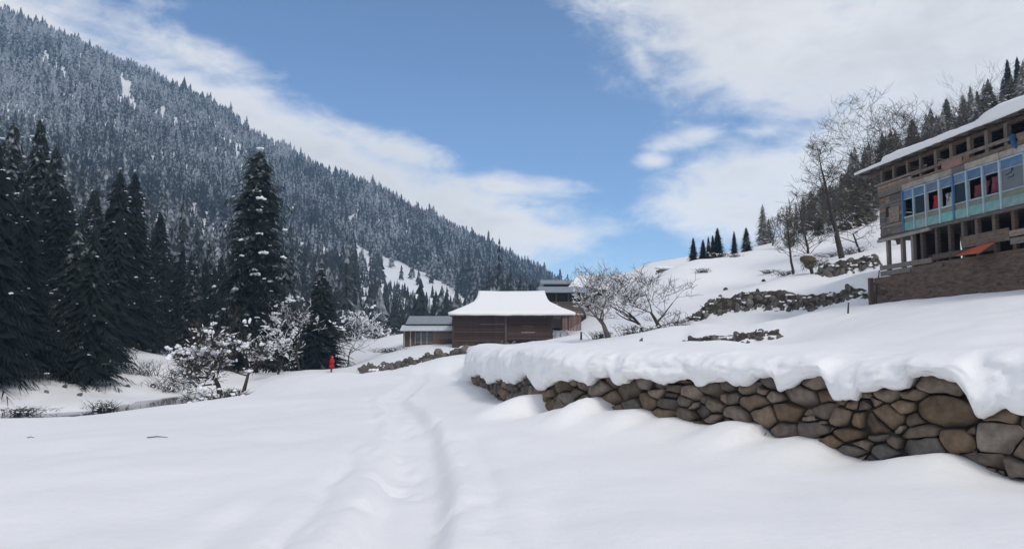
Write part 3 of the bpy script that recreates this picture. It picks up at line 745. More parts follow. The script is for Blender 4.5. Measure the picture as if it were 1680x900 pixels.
def single_rock(px, py, Y, s, label, name='boulder', snow=True, group=None):
    p = at(px, py, Y); g = hz(p.x, p.y); p.z = g
    r = empty(name, p); tag(r, label, 'rock', group)
    link('stone', ROCK[int(px) % 7], r, (0, 0, s * .3), (.3, .5, px), (s * 1.2, s, s * .75))
    if snow: MB().lump((0, .05, s * .8), (s * .9, s * .8, s * .3), sub=2, jit=.05).build('snow', M['tsnow'], r, True)
single_rock(745, 602, 50, .42, 'dark snow capped boulder standing beside the broken rubble line'); single_rock(763, 603, 50, .5, 'snow filled round boulder just before the buried wall')
single_rock(731, 597, 50.5, .25, 'small dark rock between the rubble line and the boulders')
single_rock(1076, 562, 34, .24, 'grey boulder under snow beside the broken brown stump')
rp = random.Random(4)
for px, py, Y in [(210, 635, 53), (80, 640, 50), (130, 655, 47), (190, 672, 44), (75, 660, 46), (105, 648, 49), (250, 645, 55), (160, 676, 43), (290, 652, 52)]:
    single_rock(px, py, Y, rp.uniform(.14, .24), 'small dark rock poking out of the snowy far river bank', group='rocks on the far river bank', snow=False)
for px, py, Y in [(1295, 449, 66), (1347, 470, 54), (1252, 447, 66), (1190, 468, 66)]:
    single_rock(px, py, Y, .2, 'small dark stone poking through the upper snow slope', group='stones on the upper slope', snow=False)

# ------------------------------------------------------------------ timber house on the right
HOUSE = empty('timber_house', (HOUSE_C.x, HOUSE_C.y, HZ))
tag(HOUSE, 'three storey weathered timber house with blue window gallery and snowy roof', 'house')
HANG = math.atan2(HS.y, HS.x)
HOUSE.rotation_euler = (0, 0, HANG)          # local x = along the front towards the viewer, local y = depth into the house... see HL
# local frame: x = s, y = +depth, z = height above HZ   (HS rotated +90deg is the inward side)
def fp(px, py):
    d = ray(px, py); t = HN.dot(HOUSE_C) / HN.dot(Vector((d.x, d.y)))
    p = Vector((d.x * t, d.y * t)); return (p - HOUSE_C).dot(HS), EYE + d.z * t - HZ
def so_(px): return fp(px, 400)[0]
SE = 17.5
def hbox(name, s0, s1, d0, d1, z0, z1, m, parent=HOUSE, jit=.006, slope=0):
    mb = MB().box((0, 0, 0), (s1 - s0, d1 - d0, z1 - z0), jit=jit)
    o = mb.build(name, m, parent)
    off = Vector((s0, d0, z0))
    if parent is not HOUSE: off -= parent.location
    o.location = off
    if slope: o.rotation_euler = (0, slope, 0)
    return o
assert abs(Vector((-HS.y, HS.x)).dot(HN) + 1) < .01
zP, zG, zT, zB, zR0, zR1, zE = 1.60, 3.50, 3.66, 5.70, 6.05, 6.50, 7.08
# plinth: rough mud and stone
def plinth():
    N, K = 130, 26; P = np.zeros((N, K, 3))
    for i in range(N):
        s = -.55 + (SE + .9) * i / (N - 1)
        for j in range(K):
            t = j / (K - 1); top = zP + .36 * sstep(.8, 4, s)
            z = -.5 + (top + .5) * t; d = -.50 + .42 * t
            d += float(.14 * fbm(np.array(s / .5), np.array(z / .11), 3, 130) + .10 * fbm(np.array(s / 1.6), np.array(z / .6), 2, 133))
            if j == K - 1: d = .6; z = top
            P[i, j] = (s + .10 * float(vnoise(np.array(z * 3.), np.array(s), 135)), d, z)
    pl = grid_mesh('plinth', P[::-1], M['mud'], HOUSE)
    e = np.zeros((K, 8, 3))
    for j in range(K):
        for k in range(8):
            e[j, k] = (P[0, j, 0] + (.05 * float(vnoise(np.array(k * 1.7), np.array(j * .6), 7)) if k else 0), P[0, j, 1] + 9 * k / 7 if k else P[0, j, 1], P[0, j, 2])
    grid_mesh('plinth_end', e, M['mud'], HOUSE)
    # stones showing in the mud
    for i in range(70):
        s = random.uniform(-.3, 12); t = random.random(); z = .05 + t * 1.35; sc = random.uniform(.07, .17)
        link('stone', ROCK[i % 7], HOUSE, (s, -.46 + .42 * (z + .5) / 2.1 + .02, z), (random.random() * .3, random.random() * .3, random.random() * 6), (sc * 1.6, sc * .8, sc * .55))
plinth()
hbox('corner_post', -.32, -.12, -.62, -.40, -.2, 1.5, M['wood_brown'])
# floors, back and interior walls
hbox('floor_slab', 0, SE, .05, 8, zP + .02, zP + .14, M['wood_brown']); hbox('floor_slab', 0, SE, .06, 8, zG, zT - .02, M['wood_brown']); hbox('floor_slab', 0, SE, .06, 8, zB + .02, zB + .16, M['wood_brown'])
hbox('back_wall', 3.0, SE, 2.6, 2.75, zP + .14, zG, M['wood_red']); hbox('back_wall', 0, SE, 3.2, 3.35, zT, zB + .02, M['wood_red']); hbox('back_wall', .9, SE, 2.2, 2.35, zB + .16, zE + .4, M['wood_red'])
hbox('back_wall', 0, SE, 7.8, 8, zG, zE + 1, M['wood_grey'])
for s in (2.5, 6.5, 12): hbox('cross_wall', s, s + .1, .3, 2.6, zP + .14, zG, M['wood_red'])
# end wall, boarded on the upper storeys
for k in range(13):
    z0 = zG + k * .19; hbox('plank', -.02, .05, .02, 7.8, z0, z0 + .175, M['wood_grey'], jit=.012)
hbox('end_panel', 0, .04, .35, 7.8, zB + .2, zE + .28, M['wood_grey']); hbox('end_panel', SE, SE + .05, .3, 7.8, zP, zE + .28, M['wood_grey'])
# ground storey posts, beam and rails
for px in (1455, 1479, 1496, 1512, 1536, 1558, 1580, 1603, 1632, 1664):
    s = so_(px); hbox('post', s - .09, s + .09, 0, .18, zP, zG, M['wood_post'] if px < 1500 else M['wood_brown'])
for s in (11.2, 12.6, 14, 15.4, 16.8): hbox('post', s, s + .18, 0, .18, zP, zG, M['wood_brown'])
hbox('beam', -.1, SE, -.06, .16, zG - .02, zT - .03, M['wood_grey'])
hbox('beam', -.1, 4.2, -.14, .02, zG - .14, zG + .0, M['wood_pale'], slope=-.012)
for y in (2.4, 4.8, 7.6): hbox('post', 0, .18, y, y + .18, zP, zG, M['wood_post'])
rail_bits = [(0, 4.2, zP + .28, zP + .52, 'wood_post'), (.0, 2.6, zP - .02, zP + .22, 'wood_grey'), (4.3, 8.4, zP + .18, zP + .44, 'wood_brown'), (6.3, 9.2, zP + .5, zP + 1.0, 'wood_plank'), (9.2, 12.5, zP + .3, zP + .55, 'wood_grey'), (12.4, 17, zP + .35, zP + .6, 'wood_grey'), (9.0, 13, zP + .62, zP + .86, 'wood_plank'), (2.6, 5.0, zP + .0, zP + .2, 'wood_brown')]
for a, b, z0, z1, m in rail_bits: hbox('rail', a, b, -.09, -.03, z0 + (.2 if a > 2.6 else 0), z1 + (.2 if a > 2.6 else 0), M[m], jit=.02)
# heaped firewood inside the corner
fw = empty('firewood_heap', (0, 0, 0)); q_ = HOUSE_C + HS * 2.6 - HN * 1.0; fw.location = (q_.x, q_.y, HZ + zP + .16); fw.rotation_euler = (0, 0, HANG)
tag(fw, 'reddish firewood heaped in the open ground floor of the timber house', 'firewood')
for i in range(26):
    a = random.uniform(-.9, .9); z = random.uniform(.05, .75) * (1 - abs(a) * .5)
    link('log', (MB().tube([(-.35, 0, 0), (.35, 0, 0)], [.07, .065], 6).mesh('log', M['brick'])), fw, (a, random.uniform(-.3, .3), z), (0, random.uniform(-.3, .3), random.uniform(0, 3)))
# middle storey: plank bay with small window, then the blue gallery
sB = so_(1485)
for k in range(11):
    z0 = zT + k * .186
    for a, b in ((0.02, .55), (.55, .95), (.95, sB - .03)):
        if 5 <= k <= 7 and a == .55: continue
        hbox('plank', a + .01, b - .01, .0 + random.uniform(0, .03), .06, z0 + .005, z0 + .178, M['wood_grey'] if random.random() < .6 else M['wood_plank'], jit=.008)
w = hbox('window', .53, .97, -.03, .0, zT + .90, zT + .93, M['wood_post']); hbox('pane', .57, .93, .05, .07, zT + .93, zT + 1.48, M['glass'], parent=w)
hbox('shutter', .9, sB - .35, -.035, -.008, zT + .62, zT + 1.38, M['wood_plank'])
for zz in (zT + .42, zT + 1.62): hbox('plank', .3, sB - .1, -.04, -.006, zz, zz + .07, M['wood_post'], jit=.02)
mull = [1485, 1503, 1523, 1546, 1569, 1592, 1619, 1648]
ms = [so_(p) for p in mull] + [so_(1690), 11.6, 13.0, 14.5, 16.0, 17.4]
for i, (a, b) in enumerate(zip(ms[:-1], ms[1:])):
    last = i == 7
    wi = hbox('window', a - .05, a + .05, -.07, .09, zT - .02, zB + .02, M['blue'] if i in (0, 4) else M['pale_blue'])
    hbox('head_panel', a + .05, b - .05, .0, .04, zB - .42, zB, M['blue'], parent=wi)
    hbox('top_rail', a + .05, b - .05, -.03, .05, zB - .03, zB + .03, M['pale_blue'], parent=wi)
    hbox('transom', a + .05, b - .05, -.02, .05, zB - .46, zB - .42, M['pale_blue'], parent=wi)
    hbox('sill', a + .05, b - .05, -.03, .06, zT + .66, zT + .72, M['pale_blue'], parent=wi)
    hbox('lower_panel', a + .05, b - .05, .0, .04, zT + .42, zT + .66, M['olive'], parent=wi)
    hbox('apron_panel', a + .05, b - .05, -.025, .03, zT + .0, zT + .42, M['teal'], parent=wi)
    if last:
        hbox('board', a + .05, b - .05, .0, .03, zT + .72, zB - .46, M['greyboard'], parent=wi)
    elif i in (1, 4, 10):
        pn = hbox('pane', a + .05, b - .05, .02, .03, zT + .72, zB - .46, M['glass'], parent=wi)
# dark scrawl on the grey board
mk = MB()
a7 = ms[7]
for p0, p1 in (((.30, .62), (.62, .70)), ((.36, .50), (.70, .50)), ((.62, .70), (.66, .86)), ((.66, .86), (.74, .74)), ((.70, .50), (.72, .58))):
    mk.tube([(a7 + p0[0], -.006, zT + .72 + p0[1]), (a7 + p1[0], -.006, zT + .72 + p1[1])], [.018, .018], 4)
mk.build('scrawl', M['black'], HOUSE)
# laundry hanging in the gallery
def garment(px, w_, z1, z0, m, label, depth=.25, sleeves=False):
    s = so_(px); N, K = 9, 12; P = np.zeros((K, N, 3))
    for j in range(K):
        for i in range(N):
            t = j / (K - 1); x = (i / (N - 1) - .5) * w_ * (1 - .12 * math.sin(t * 3)) * (1.25 if sleeves and .05 < t < .35 else 1)
            P[j, i] = (x, .05 * math.sin(i * 1.7 + j * .4) * (1.1 - t * .2), (z0 - z1) * t + .015 * math.cos(i * 2.1) * t)
    q = HOUSE_C + HS * s - HN * depth
    o = grid_mesh('hanging_garment', P, m); o.location = (q.x, q.y, HZ + z1); o.rotation_euler = (0, 0, HANG)
    so2 = o.modifiers.new('thickness', 'SOLIDIFY'); so2.thickness = .02
    tag(o, label, 'laundry', 'laundry hung in the blue window gallery')
garment(1535, .62, zT + 1.42, zT + .75, M['cloth_red'], 'bright red garment hanging in the blue window gallery', .2)
garment(1530, .3, zT + 1.35, zT + .85, M['cloth_dark'], 'dark garment beside the bright red one in the window gallery', .35)
garment(1556, .55, zT + 1.35, zT + .70, M['cloth_white'], 'pale grey patterned garment hanging in the window gallery', .2, True)
garment(1566, .45, zT + 1.45, zT + .80, M['cloth_dark'], 'black garment next to the pale patterned one in the gallery', .3)
garment(1599, .5, zT + 1.35, zT + .75, M['cloth_maroon'], 'narrow dark maroon garment beside the wide maroon one', .3)
garment(1612, .55, zT + 1.42, zT + .85, M['cloth_maroon'], 'wide maroon garment hanging behind the gallery mullion', .25)
garment(1632, .5, zT + 1.48, zT + .78, M['cloth_maroon'], 'faded maroon garment hanging near the grey board', .2)
garment(1494, .4, zT + 1.3, zT + .5, M['cloth_dark'], 'dark cloth hanging in the end window of the gallery', .3)
q_ = HOUSE_C + HS * so_(1678) + HN * .12
bl = MB()
for k in range(5): bl.lump((random.uniform(-.08, .08), 0, -k * .1), (.13, .07, .12), sub=2, jit=.08)
bl = bl.build('blue_cloth', M['cloth_blue'], None, True, (q_.x, q_.y, HZ + zR1 - .05)); tag(bl, 'blue cloth draped over the top floor railing of the timber house', 'cloth')
# top storey: pale boards, railing, posts
x = 0.0; k = 0
cuts = [0, sB, so_(1523), so_(1546), so_(1569), so_(1590), so_(1619), so_(1648), so_(1672), 11.8, 13.4, 15.2, SE]
for a, b in zip(cuts[:-1], cuts[1:]):
    hbox('fascia_board', a + .01, b - .01, -.05, .02, zB + .05, zB + .33, M['wood_pale'] if a >= sB and k != 4 else M['wood_grey'], jit=.01); k += 1
for a, b, z0, z1, m in ((0, 3.4, zR0 - .03, zR0 + .12, 'wood_plank'), (0.0, 2.9, zR0 + .14, zR0 + .28, 'wood_plank'), (.05, 2.2, zR0 + .30, zR0 + .42, 'wood_plank'), (2.9, 5.2, zR0 + .26, zR0 + .40, 'wood_plank'), (3.4, 5.3, zR0 + .0, zR0 + .10, 'wood_plank'), (5.2, 6.6, zR0 - .0, zR0 + .44, 'pink'), (6.6, SE, zR0 + .0, zR0 + .16, 'wood_plank'), (5.0, SE, zR1 - .12, zR1 + .02, 'wood_plank'), (-.3, 3.6, zR1 - .10, zR1 + .0, 'wood_post'), (6.7, 7.1, zR0 + .16, zR1 - .1, 'wood_plank'), (9.9, 10.4, zR0 + .16, zR1 - .1, 'wood_plank')):
    hbox('rail', a, b, -.06 + random.uniform(-.01, .01), .0, z0, z1, M[m], jit=.012)
for px in (1450, 1470, 1494, 1515, 1541, 1567, 1597, 1627, 1659):
    s = so_(px); w_ = .07 if px < 1540 else .10
    hbox('post', s - w_, s + w_, .01, .01 + 2 * w_, zB + .3, zE + .1, M['wood_post'], slope=(-.04 if px in (1494,) else random.uniform(-.012, .012)))
for s in (11.4, 12.9, 14.4, 15.9, 17.3): hbox('post', s - .1, s + .1, .01, .21, zB + .3, zE + .1, M['wood_post'])
hbox('top_beam', -.8, SE, .02, .2, zE - .02, zE + .14, M['wood_brown'])
mb = MB(); a = so_(1541); mb.tube([(a + .1, -.03, zE - .35), (a + .75, -.03, zR1 + .03), (a + .8, -.03, zR1 - .25)], [.025] * 3, 5); mb.build('brace', M['wood_post'], HOUSE)
# roof: boarded slab rising inwards
def roof():
    def zr(d): return zE + .12 + (d + .62) * .16
    rl = MB(); rl.v = []; 
    for s in (-1.15, SE + .6):
        for d in (-.62, 9): 
            for t in (0, .07): rl.v.append(Vector((s, d, zr(d) + t)))
    rl.f = [(0, 1, 3, 2), (4, 6, 7, 5), (0, 4, 5, 1), (2, 3, 7, 6), (0, 2, 6, 4), (1, 5, 7, 3)]; rl.mi = [0] * 6
    ro = rl.build('roof', M['wood_grey'], HOUSE)
    s = -.9
    while s < SE:
        hbox('rafter', s, s + .09, -.5, 3, 0, .10, M['wood_brown'], parent=ro, jit=0).rotation_euler = (math.atan(.16), 0, 0)
        bpy.data.objects[-1] if False else None
        s += .95
    for o in ro.children: o.location.z = zr(-.5) - .115
    N, K = 190, 30; P = np.zeros((N, K, 3))
    for i in range(N):
        s = -1.18 + (SE + 1.75) * i / (N - 1)
        th = np.interp(s, [-1.2, 0, 1.35, 1.55, 2.6, 5, 8.4, 8.9, 9.6, 11, 13, 18], [.10, .13, .14, .36, .40, .30, .26, .46, .56, .50, .42, .42]) + .03 * float(vnoise(np.array(s * 2.0), np.array(0.), 150))
        ov = np.interp(s, [-1.2, 1.4, 1.6, 8.3, 9.3, 10.2, 11, 18], [.03, .04, .07, .06, .20, .14, .08, .08]) + .03 * float(vnoise(np.array(s * 2.6), np.array(0.), 151))
        prof = [(.1, -.0), (-.0, -.03), (-.5 * ov, -.045 - ov * .3), (-ov, .15 * th), (-ov, .5 * th), (-.65 * ov, .82 * th), (.12, th), (.5, th * 1.06)]
        for j in range(K):
            t = j / (K - 1) * 9.0
            if t <= 7: 
                k = min(int(t), 6); f = t - k; dd = prof[k][0] * (1 - f) + prof[k + 1][0] * f; zz = prof[k][1] * (1 - f) + prof[k + 1][1] * f
            else:
                f = (t - 7) / 2; dd = .5 + 8.6 * f; zz = th * 1.06
            d = -.62 + dd
            P[i, j] = (s, d, zr(d) + .075 + zz + .02 * float(vnoise(np.array(s * 3), np.array(d * 3), 152)))
    so3 = grid_mesh('roof_snow', P[::-1], M['rsnow'], ro)
    e = []; F = []
    for i in (0, N - 1):
        b = len(e); e += [tuple(P[i, j]) for j in range(K)]; F.append(tuple(range(b, b + K)))
    mesh_obj('roof_snow_end', e, F, M['rsnow'], ro)
roof()
# orange sheet lying on the plinth slope
oq = MB(); pts = []
for px, py, d in ((1588, 421, -.42), (1606, 408, -.22), (1645, 398, -.22), (1630, 416, -.55)):
    s, z = fp(px, py); pts.append(Vector((s, d, z)))
q_ = HOUSE_C + HS * pts[0].x
N = 8; P = np.zeros((N, N, 3))
for i in range(N):
    for j in range(N):
        p = pts[0].lerp(pts[3], i / (N - 1)).lerp(pts[1].lerp(pts[2], i / (N - 1)), j / (N - 1)) - pts[0]; P[i, j] = (p.x, p.y - .12 + .02 * math.sin(i * 1.2), p.z + .012 * math.sin(j * .9 + i * .5))
o = grid_mesh('orange_sheet', P, M['orange']); b_ = HOUSE_C + HS * pts[0].x - HN * pts[0].y; o.location = (b_.x, b_.y, HZ + pts[0].z); o.rotation_euler = (0, 0, HANG)
o.modifiers.new('thickness', 'SOLIDIFY').thickness = .04
tag(o, 'bright orange sheet lying on the mud plinth of the timber house', 'sheet')

# ------------------------------------------------------------------ wooden house in the middle
def mid_house():
    Y = 74.0; k = Y / F_PX
    X0, X1 = at(743, 560, Y).x, at(906, 560, Y).x; zb = at(743, 571, Y).z - .05; ze = at(743, 517, Y).z
    H = empty('log_house', (X0, Y, zb)); tag(H, 'dark red brown log house with steep flared roof under smooth snow', 'house')
    Wd = X1 - X0; ht = ze - zb
    def bx(name, a, b, m, parent=H, jit=.01):
        o = MB().box((0, 0, 0), (b[0] - a[0], b[1] - a[1], b[2] - a[2]), jit=jit).build(name, m, parent); o.location = Vector(a) - (parent.location if parent is not H else Vector()); return o
    bx('wall_core', (.1, .16, -.8), (Wd - .1, 7.4, ht + .3), M['dark'], jit=0)
    n = 12; lh = (ht - .75) / n
    for i in range(n):
        z0 = .75 + i * lh
        for a, b in ((0, 5.05), (5.25, Wd)):
            bx('log', (a + random.uniform(0, .04), .0 + random.uniform(-.02, .03), z0 + .012), (b, .2, z0 + lh - .012), M['wood_red'])
        bx('log', (-.02, .22, z0 + .012), (.18, 7.3, z0 + lh - .012), M['wood_red'])
    bx('post', (5.05, -.06, 0), (5.25, .2, ht), M['wood_brown']); bx('post', (-.08, -.05, -.4), (.14, .2, ht), M['wood_red']); bx('post', (Wd - .14, -.05, 0), (Wd + .06, .2, ht), M['wood_red'])
    for z in (.72, 1.58): bx('ledge', (.1, -.08, z), (5.0, -.005, z + .08), M['wood_brown'])
    bx('ledge', (2.6, -.08, 2.35), (5.0, -.005, 2.43), M['wood_brown']); bx('ledge', (5.3, -.08, .95), (Wd, -.005, 1.03), M['wood_brown'])
    w = bx('window', (6.65, -.07, 1.55), (8.0, -.01, 1.62), M['wood_pale']); bx('lintel', (6.7, -.06, 2.2), (7.9, -.01, 2.25), M['wood_brown'], w); bx('pane', (6.78, -.02, 1.62), (7.88, .0, 2.2), M['wood_red'], w)
    # rough stone foot with planks
    for i in range(44):
        s = random.uniform(.16, .34); link('stone', ROCK[i % 7], H, (random.uniform(4.2, Wd), random.uniform(0, .12), random.uniform(-.1, .68)), (random.random(), random.random(), random.random() * 6), (s * 1.3, s * .6, s * .7))
    for i in range(8): bx('plank', (.1 + i * .5, -.02, -.6), (.1 + i * .5 + .47, .1, .70), M['wood_red'])
    # porch on the right
    pw = at(934, 560, Y).x - X1
    for a in (pw * .55, pw - .1): bx('porch_post', (Wd + a, .6, .2), (Wd + a + .12, .75, ht + .1), M['wood_red'])
    bx('porch_floor', (Wd, .2, .55), (Wd + pw + .3, 4, .7), M['wood_brown'])
    P = np.zeros((10, 12, 3))
    for i in range(10):
        for j in range(12): P[i, j] = (Wd + .12 + j / 11 * pw * 1.0, .55 + .06 * math.sin(j * 1.9), .75 + i / 9 * 1.05 + .05 * math.sin(j * .8 + 2))
    c = grid_mesh('porch_cloth', P, M['cloth_white'], H)
    # snow roof, concave flare: rings from eave to ridge
    cx = (at(736, 517, Y).x + at(943, 517, Y).x) / 2 - X0; eL = (at(943, 517, Y).x - at(736, 517, Y).x) / 2; rL = 54 * (Y + 4) / F_PX
    rise = at(800, 476, Y + 4).z - ze
    T = [0, .1, .22, .35, .49, .62, .76, .9, 1.0]; SH = [0, .2, .42, .66, .86, .93, .965, .985, 1]
    rings = []
    def ring(Lx, Dy, z, N=26):
        pts = []
        for sgn, m_ in ((-1, 34), (1, 0)): pass
        for i in range(N): pts.append((cx - Lx + 2 * Lx * i / (N - 1), 3.7 - Dy, z))
        for i in range(1, 9): pts.append((cx + Lx, 3.7 - Dy + 2 * Dy * i / 9, z))
        for i in range(N): pts.append((cx + Lx - 2 * Lx * i / (N - 1), 3.7 + Dy, z))
        for i in range(1, 9): pts.append((cx - Lx, 3.7 + Dy - 2 * Dy * i / 9, z))
        return pts
    V = []; F = []
    seq = [(eL - .25, 4.4, ht - .02), (eL - .03, 4.66, ht + .02), (eL, 4.7, ht + .12)]
    for t, s in zip(T, SH): seq.append((eL - (eL - rL) * s, 4.62 * (1 - t) + .06, ht + .24 + (rise - .3) * t))
    m_ = None
    for Lx, Dy, z in seq:
        r = ring(Lx, Dy, z); m_ = len(r)
        for i, p in enumerate(r):
            n_ = float(vnoise(np.array(p[0] * 1.3), np.array(p[1] * 1.3 + p[2]), 160)) * .07
            sag = -.10 * math.sin(math.pi * min(max((p[0] - cx + Lx) / (2 * Lx), 0), 1)) * (.6 if z > ht + rise * .8 else .2)
            V.append((p[0] + n_, p[1] + n_, p[2] + n_ * .8 + sag))
    for r in range(len(seq) - 1):
        for i in range(m_): a = r * m_ + i; b = r * m_ + (i + 1) % m_; F.append((a, b, b + m_, a + m_))
    F.append(tuple(range((len(seq) - 1) * m_, len(seq) * m_))); 
    ro = bx('roof', (cx - eL + .15, -.85, ht - .1), (cx + eL - .15, 8.2, ht - .03), M['wood_brown'])
    o = mesh_obj('roof_snow', V, F, M['rsnow'], ro, True); o.location = -ro.location
    for s in range(12): bx('rafter_end', (.3 + s * .95, -.78, ht - .2), (.4 + s * .95, .1, ht - .1), M['wood_brown'], ro)
mid_house()

def hut():
    Y = 80.0; a = at(661, 570, Y); X1 = at(741, 570, Y).x; W_ = X1 - a.x
    def zz(py, yy=Y): return at(700, py, yy).z - a.z
    H = empty('low_hut', (a.x, Y, a.z)); tag(H, 'low hut with two tier pale sheet roof beside the log house', 'hut')
    def bx(name, p, q, m, parent=H, jit=.01):
        o = MB().box((0, 0, 0), (q[0] - p[0], q[1] - p[1], q[2] - p[2]), jit=jit).build(name, m, parent); o.location = Vector(p) - (parent.location if parent is not H else Vector()); return o
    zt = zz(543)
    bx('wall', (0, .15, -1), (W_, 5, zt), M['wood_brown'], jit=0)
    for i in range(9): bx('plank', (W_ * .60 + .02, .04 + random.uniform(0, .03), -.6 + i * (zt + .6) / 9), (W_, .14, -.6 + (i + 1) * (zt + .6) / 9 - .02), M['wood_plank'])
    for i in range(3):
        x = W_ * (.24 + .12 * i); w = bx('window', (x, .03, .3), (x + .1, .14, zt - .05), M['wood_pale']); bx('pane', (x + .1, .10, .55), (x + W_ * .12, .13, zt - .12), M['glass'], w); bx('sill', (x + .1, .05, .5), (x + W_ * .12, .14, .56), M['wood_pale'], w)
    for x in (.05, W_ * .14): bx('post', (x, .0, -.5), (x + .14, .14, zt), M['wood_pale'])
    # roofs
    def sheet(name, x0, x1, y0, z0, y1, z1, m, th=.06):
        V = [(x0, y0, z0), (x1, y0, z0), (x1, y1, z1), (x0, y1, z1)]; V += [(x, y, z + th) for x, y, z in V]
        return mesh_obj(name, V, [(3, 2, 1, 0), (4, 5, 6, 7), (0, 1, 5, 4), (1, 2, 6, 5), (2, 3, 7, 6), (3, 0, 4, 7)], m, H)
    lo = sheet('lower_roof', -.25, W_ + .1, -.7, zt + .02, 1.0, zz(534, Y + 1) , M['metal_pale'])
    bx('clerestory', (.2, 1.0, zt), (W_, 1.2, zz(531, Y + 1)), M['dark'], jit=0)
    sheet('upper_roof', .15, W_ + .2, .7, zz(531.5, Y + .7), 3.6, zz(519, Y + 3.6), M['metal'])
    for i in range(9): link('seam', MB().box((-.02, 0, 0), (.02, 1.72, .03)).mesh('seam', M['metal_pale']), lo, (.1 + i * W_ / 8.5, -.7, zt + .085), (math.atan((zz(534, Y + 1) - zt - .02) / 1.7), 0, 0))
hut()

def far_house(label, pxs, py_base, py_wall, py_roof, Y, depth, wm, rm, snow, open_=True, gable=False):
    a = at(pxs[0], py_base, Y); X1 = at(pxs[1], py_base, Y).x; W_ = X1 - a.x
    H = empty('village_house', (a.x, Y, a.z)); tag(H, label, 'house', 'village houses behind the log house')
    def bx(name, p, q, m, parent=H, jit=.01):
        o = MB().box((0, 0, 0), (q[0] - p[0], q[1] - p[1], q[2] - p[2]), jit=jit).build(name, m, parent); o.location = Vector(p) - (parent.location if parent is not H else Vector()); return o
    zt = at(pxs[0], py_wall, Y).z - a.z; zr = at(pxs[0], py_roof, Y + depth * .5).z - a.z
    bx('wall', (0, .3, -2), (W_, depth, zt), M['dark'], jit=0)
    nb = max(3, int(zt / .35))
    for i in range(nb):
        z0 = i * zt / nb
        if open_ and .62 < (i + .5) / nb < .95: continue
        bx('plank', (0, .05, z0 + .01), (W_, .28, z0 + zt / nb - .02), wm)
    if open_:
        for i in range(int(W_ / 1.6) + 1): bx('post', (i * 1.6, .0, zt * .5), (i * 1.6 + .15, .3, zt), M['wood_brown'])
        for i in range(int(W_ / 3.2)): w = bx('window', (.6 + i * 3.2, .0, zt * .42), (1.9 + i * 3.2, .05, zt * .45), M['wood_pale']); bx('pane', (.6 + i * 3.2, .02, zt * .2), (1.9 + i * 3.2, .045, zt * .42), M['glass'], w)
    V = [(-.6, -.9, zt), (W_ + .6, -.9, zt), (W_ + .6 - gable * 2, depth * .5, zr), (-.6 + gable * 2, depth * .5, zr), (W_ + .6, depth + .9, zt), (-.6, depth + .9, zt)]
    ro = mesh_obj('roof', V, [(0, 1, 2, 3), (3, 2, 4, 5), (0, 3, 5), (1, 4, 2), (0, 5, 4, 1)], rm, H)
    if snow:
        t = .4; V2 = [(x, y - (.05 if y < 0 else 0), z + .05) for x, y, z in V] + [(x * .995, y, z + t) for x, y, z in V]
        mesh_obj('roof_snow', V2, [(6, 7, 8, 9), (9, 8, 10, 11), (0, 1, 7, 6), (6, 9, 11, 5, 3, 0)[:4], (1, 2, 8, 7), (2, 4, 10, 8), (0, 6, 9, 3), (3, 9, 11, 5), (5, 11, 10, 4)], M['rsnow'], ro)
    return H
far_house('brown balcony house with grey sheet roof showing behind the log house', (892, 962), 513, 480, 470, 100, 7, M['wood_brown'], M['metal'], False)
far_house('far house with wide white snow roof behind the bare fruit trees', (938, 1002), 494, 476, 456, 118, 9, M['wood_brown'], M['rsnow'], True, gable=True)
far_house('dark roofed house with thin snow above the brown balcony house', (893, 945), 474, 466, 459, 135, 7, M['wood_red'], M['metal'], False, open_=False)
def fence():
    Y = 88; a = at(921, 526, Y); b = at(954, 526, Y); r = empty('board_fence', a); tag(r, 'reddish upright board fence at the edge of the village houses', 'fence')
    n = 14
    for i in range(n):
        x = (b.x - a.x) * i / n; h = 1.1 + random.uniform(-.1, .1)
        o = MB().box((0, 0, -1.2), ((b.x - a.x) / n - .03, .06, h)).build('board', M['brick'], r); o.location = (x, random.uniform(-.02, .02), 0)
fence()
band('terrace_wall', 'pale snow dusted rubble retaining wall below the brown balcony house', [(903, 522, 503, 94), (930, 522, 502, 94), (965, 522, 500, 94)], 120, .35, .3, snow=.35)

# stacked logs on the ridge
def log_stack():
    Y = 88; a = at(1076, 444, Y); b = at(1122, 440, Y); g = hz((a.x + b.x) / 2, Y); r = empty('log_stack', ((a.x + b.x) / 2, Y, g)); tag(r, 'snow topped stack of yellow brown logs on the ridge', 'log stack')
    w = (b.x - a.x) / 2
    me = MB().tube([(-w, 0, 0), (-w * .3, 0, .02), (w, 0, 0)], [.13, .15, .12], 7).mesh('log', M['logs'])
    for j in range(3):
        for i in range(4 - j): link('log', me, r, (random.uniform(-.3, .3), i * .3 - .4, .15 + j * .25 + random.uniform(-.03, .03)), (random.uniform(0, 6), random.uniform(-.06, .06), random.uniform(-.06, .06)), (random.uniform(.7, 1.05), 1, 1))
    mb = MB()
    for i in range(14): mb.lump((random.uniform(-w * .8, w * .8), random.uniform(-.4, .3), .85), (.6, .5, .2), sub=2, jit=.08)
    mb.build('snow', M['tsnow'], r, True)
log_stack()

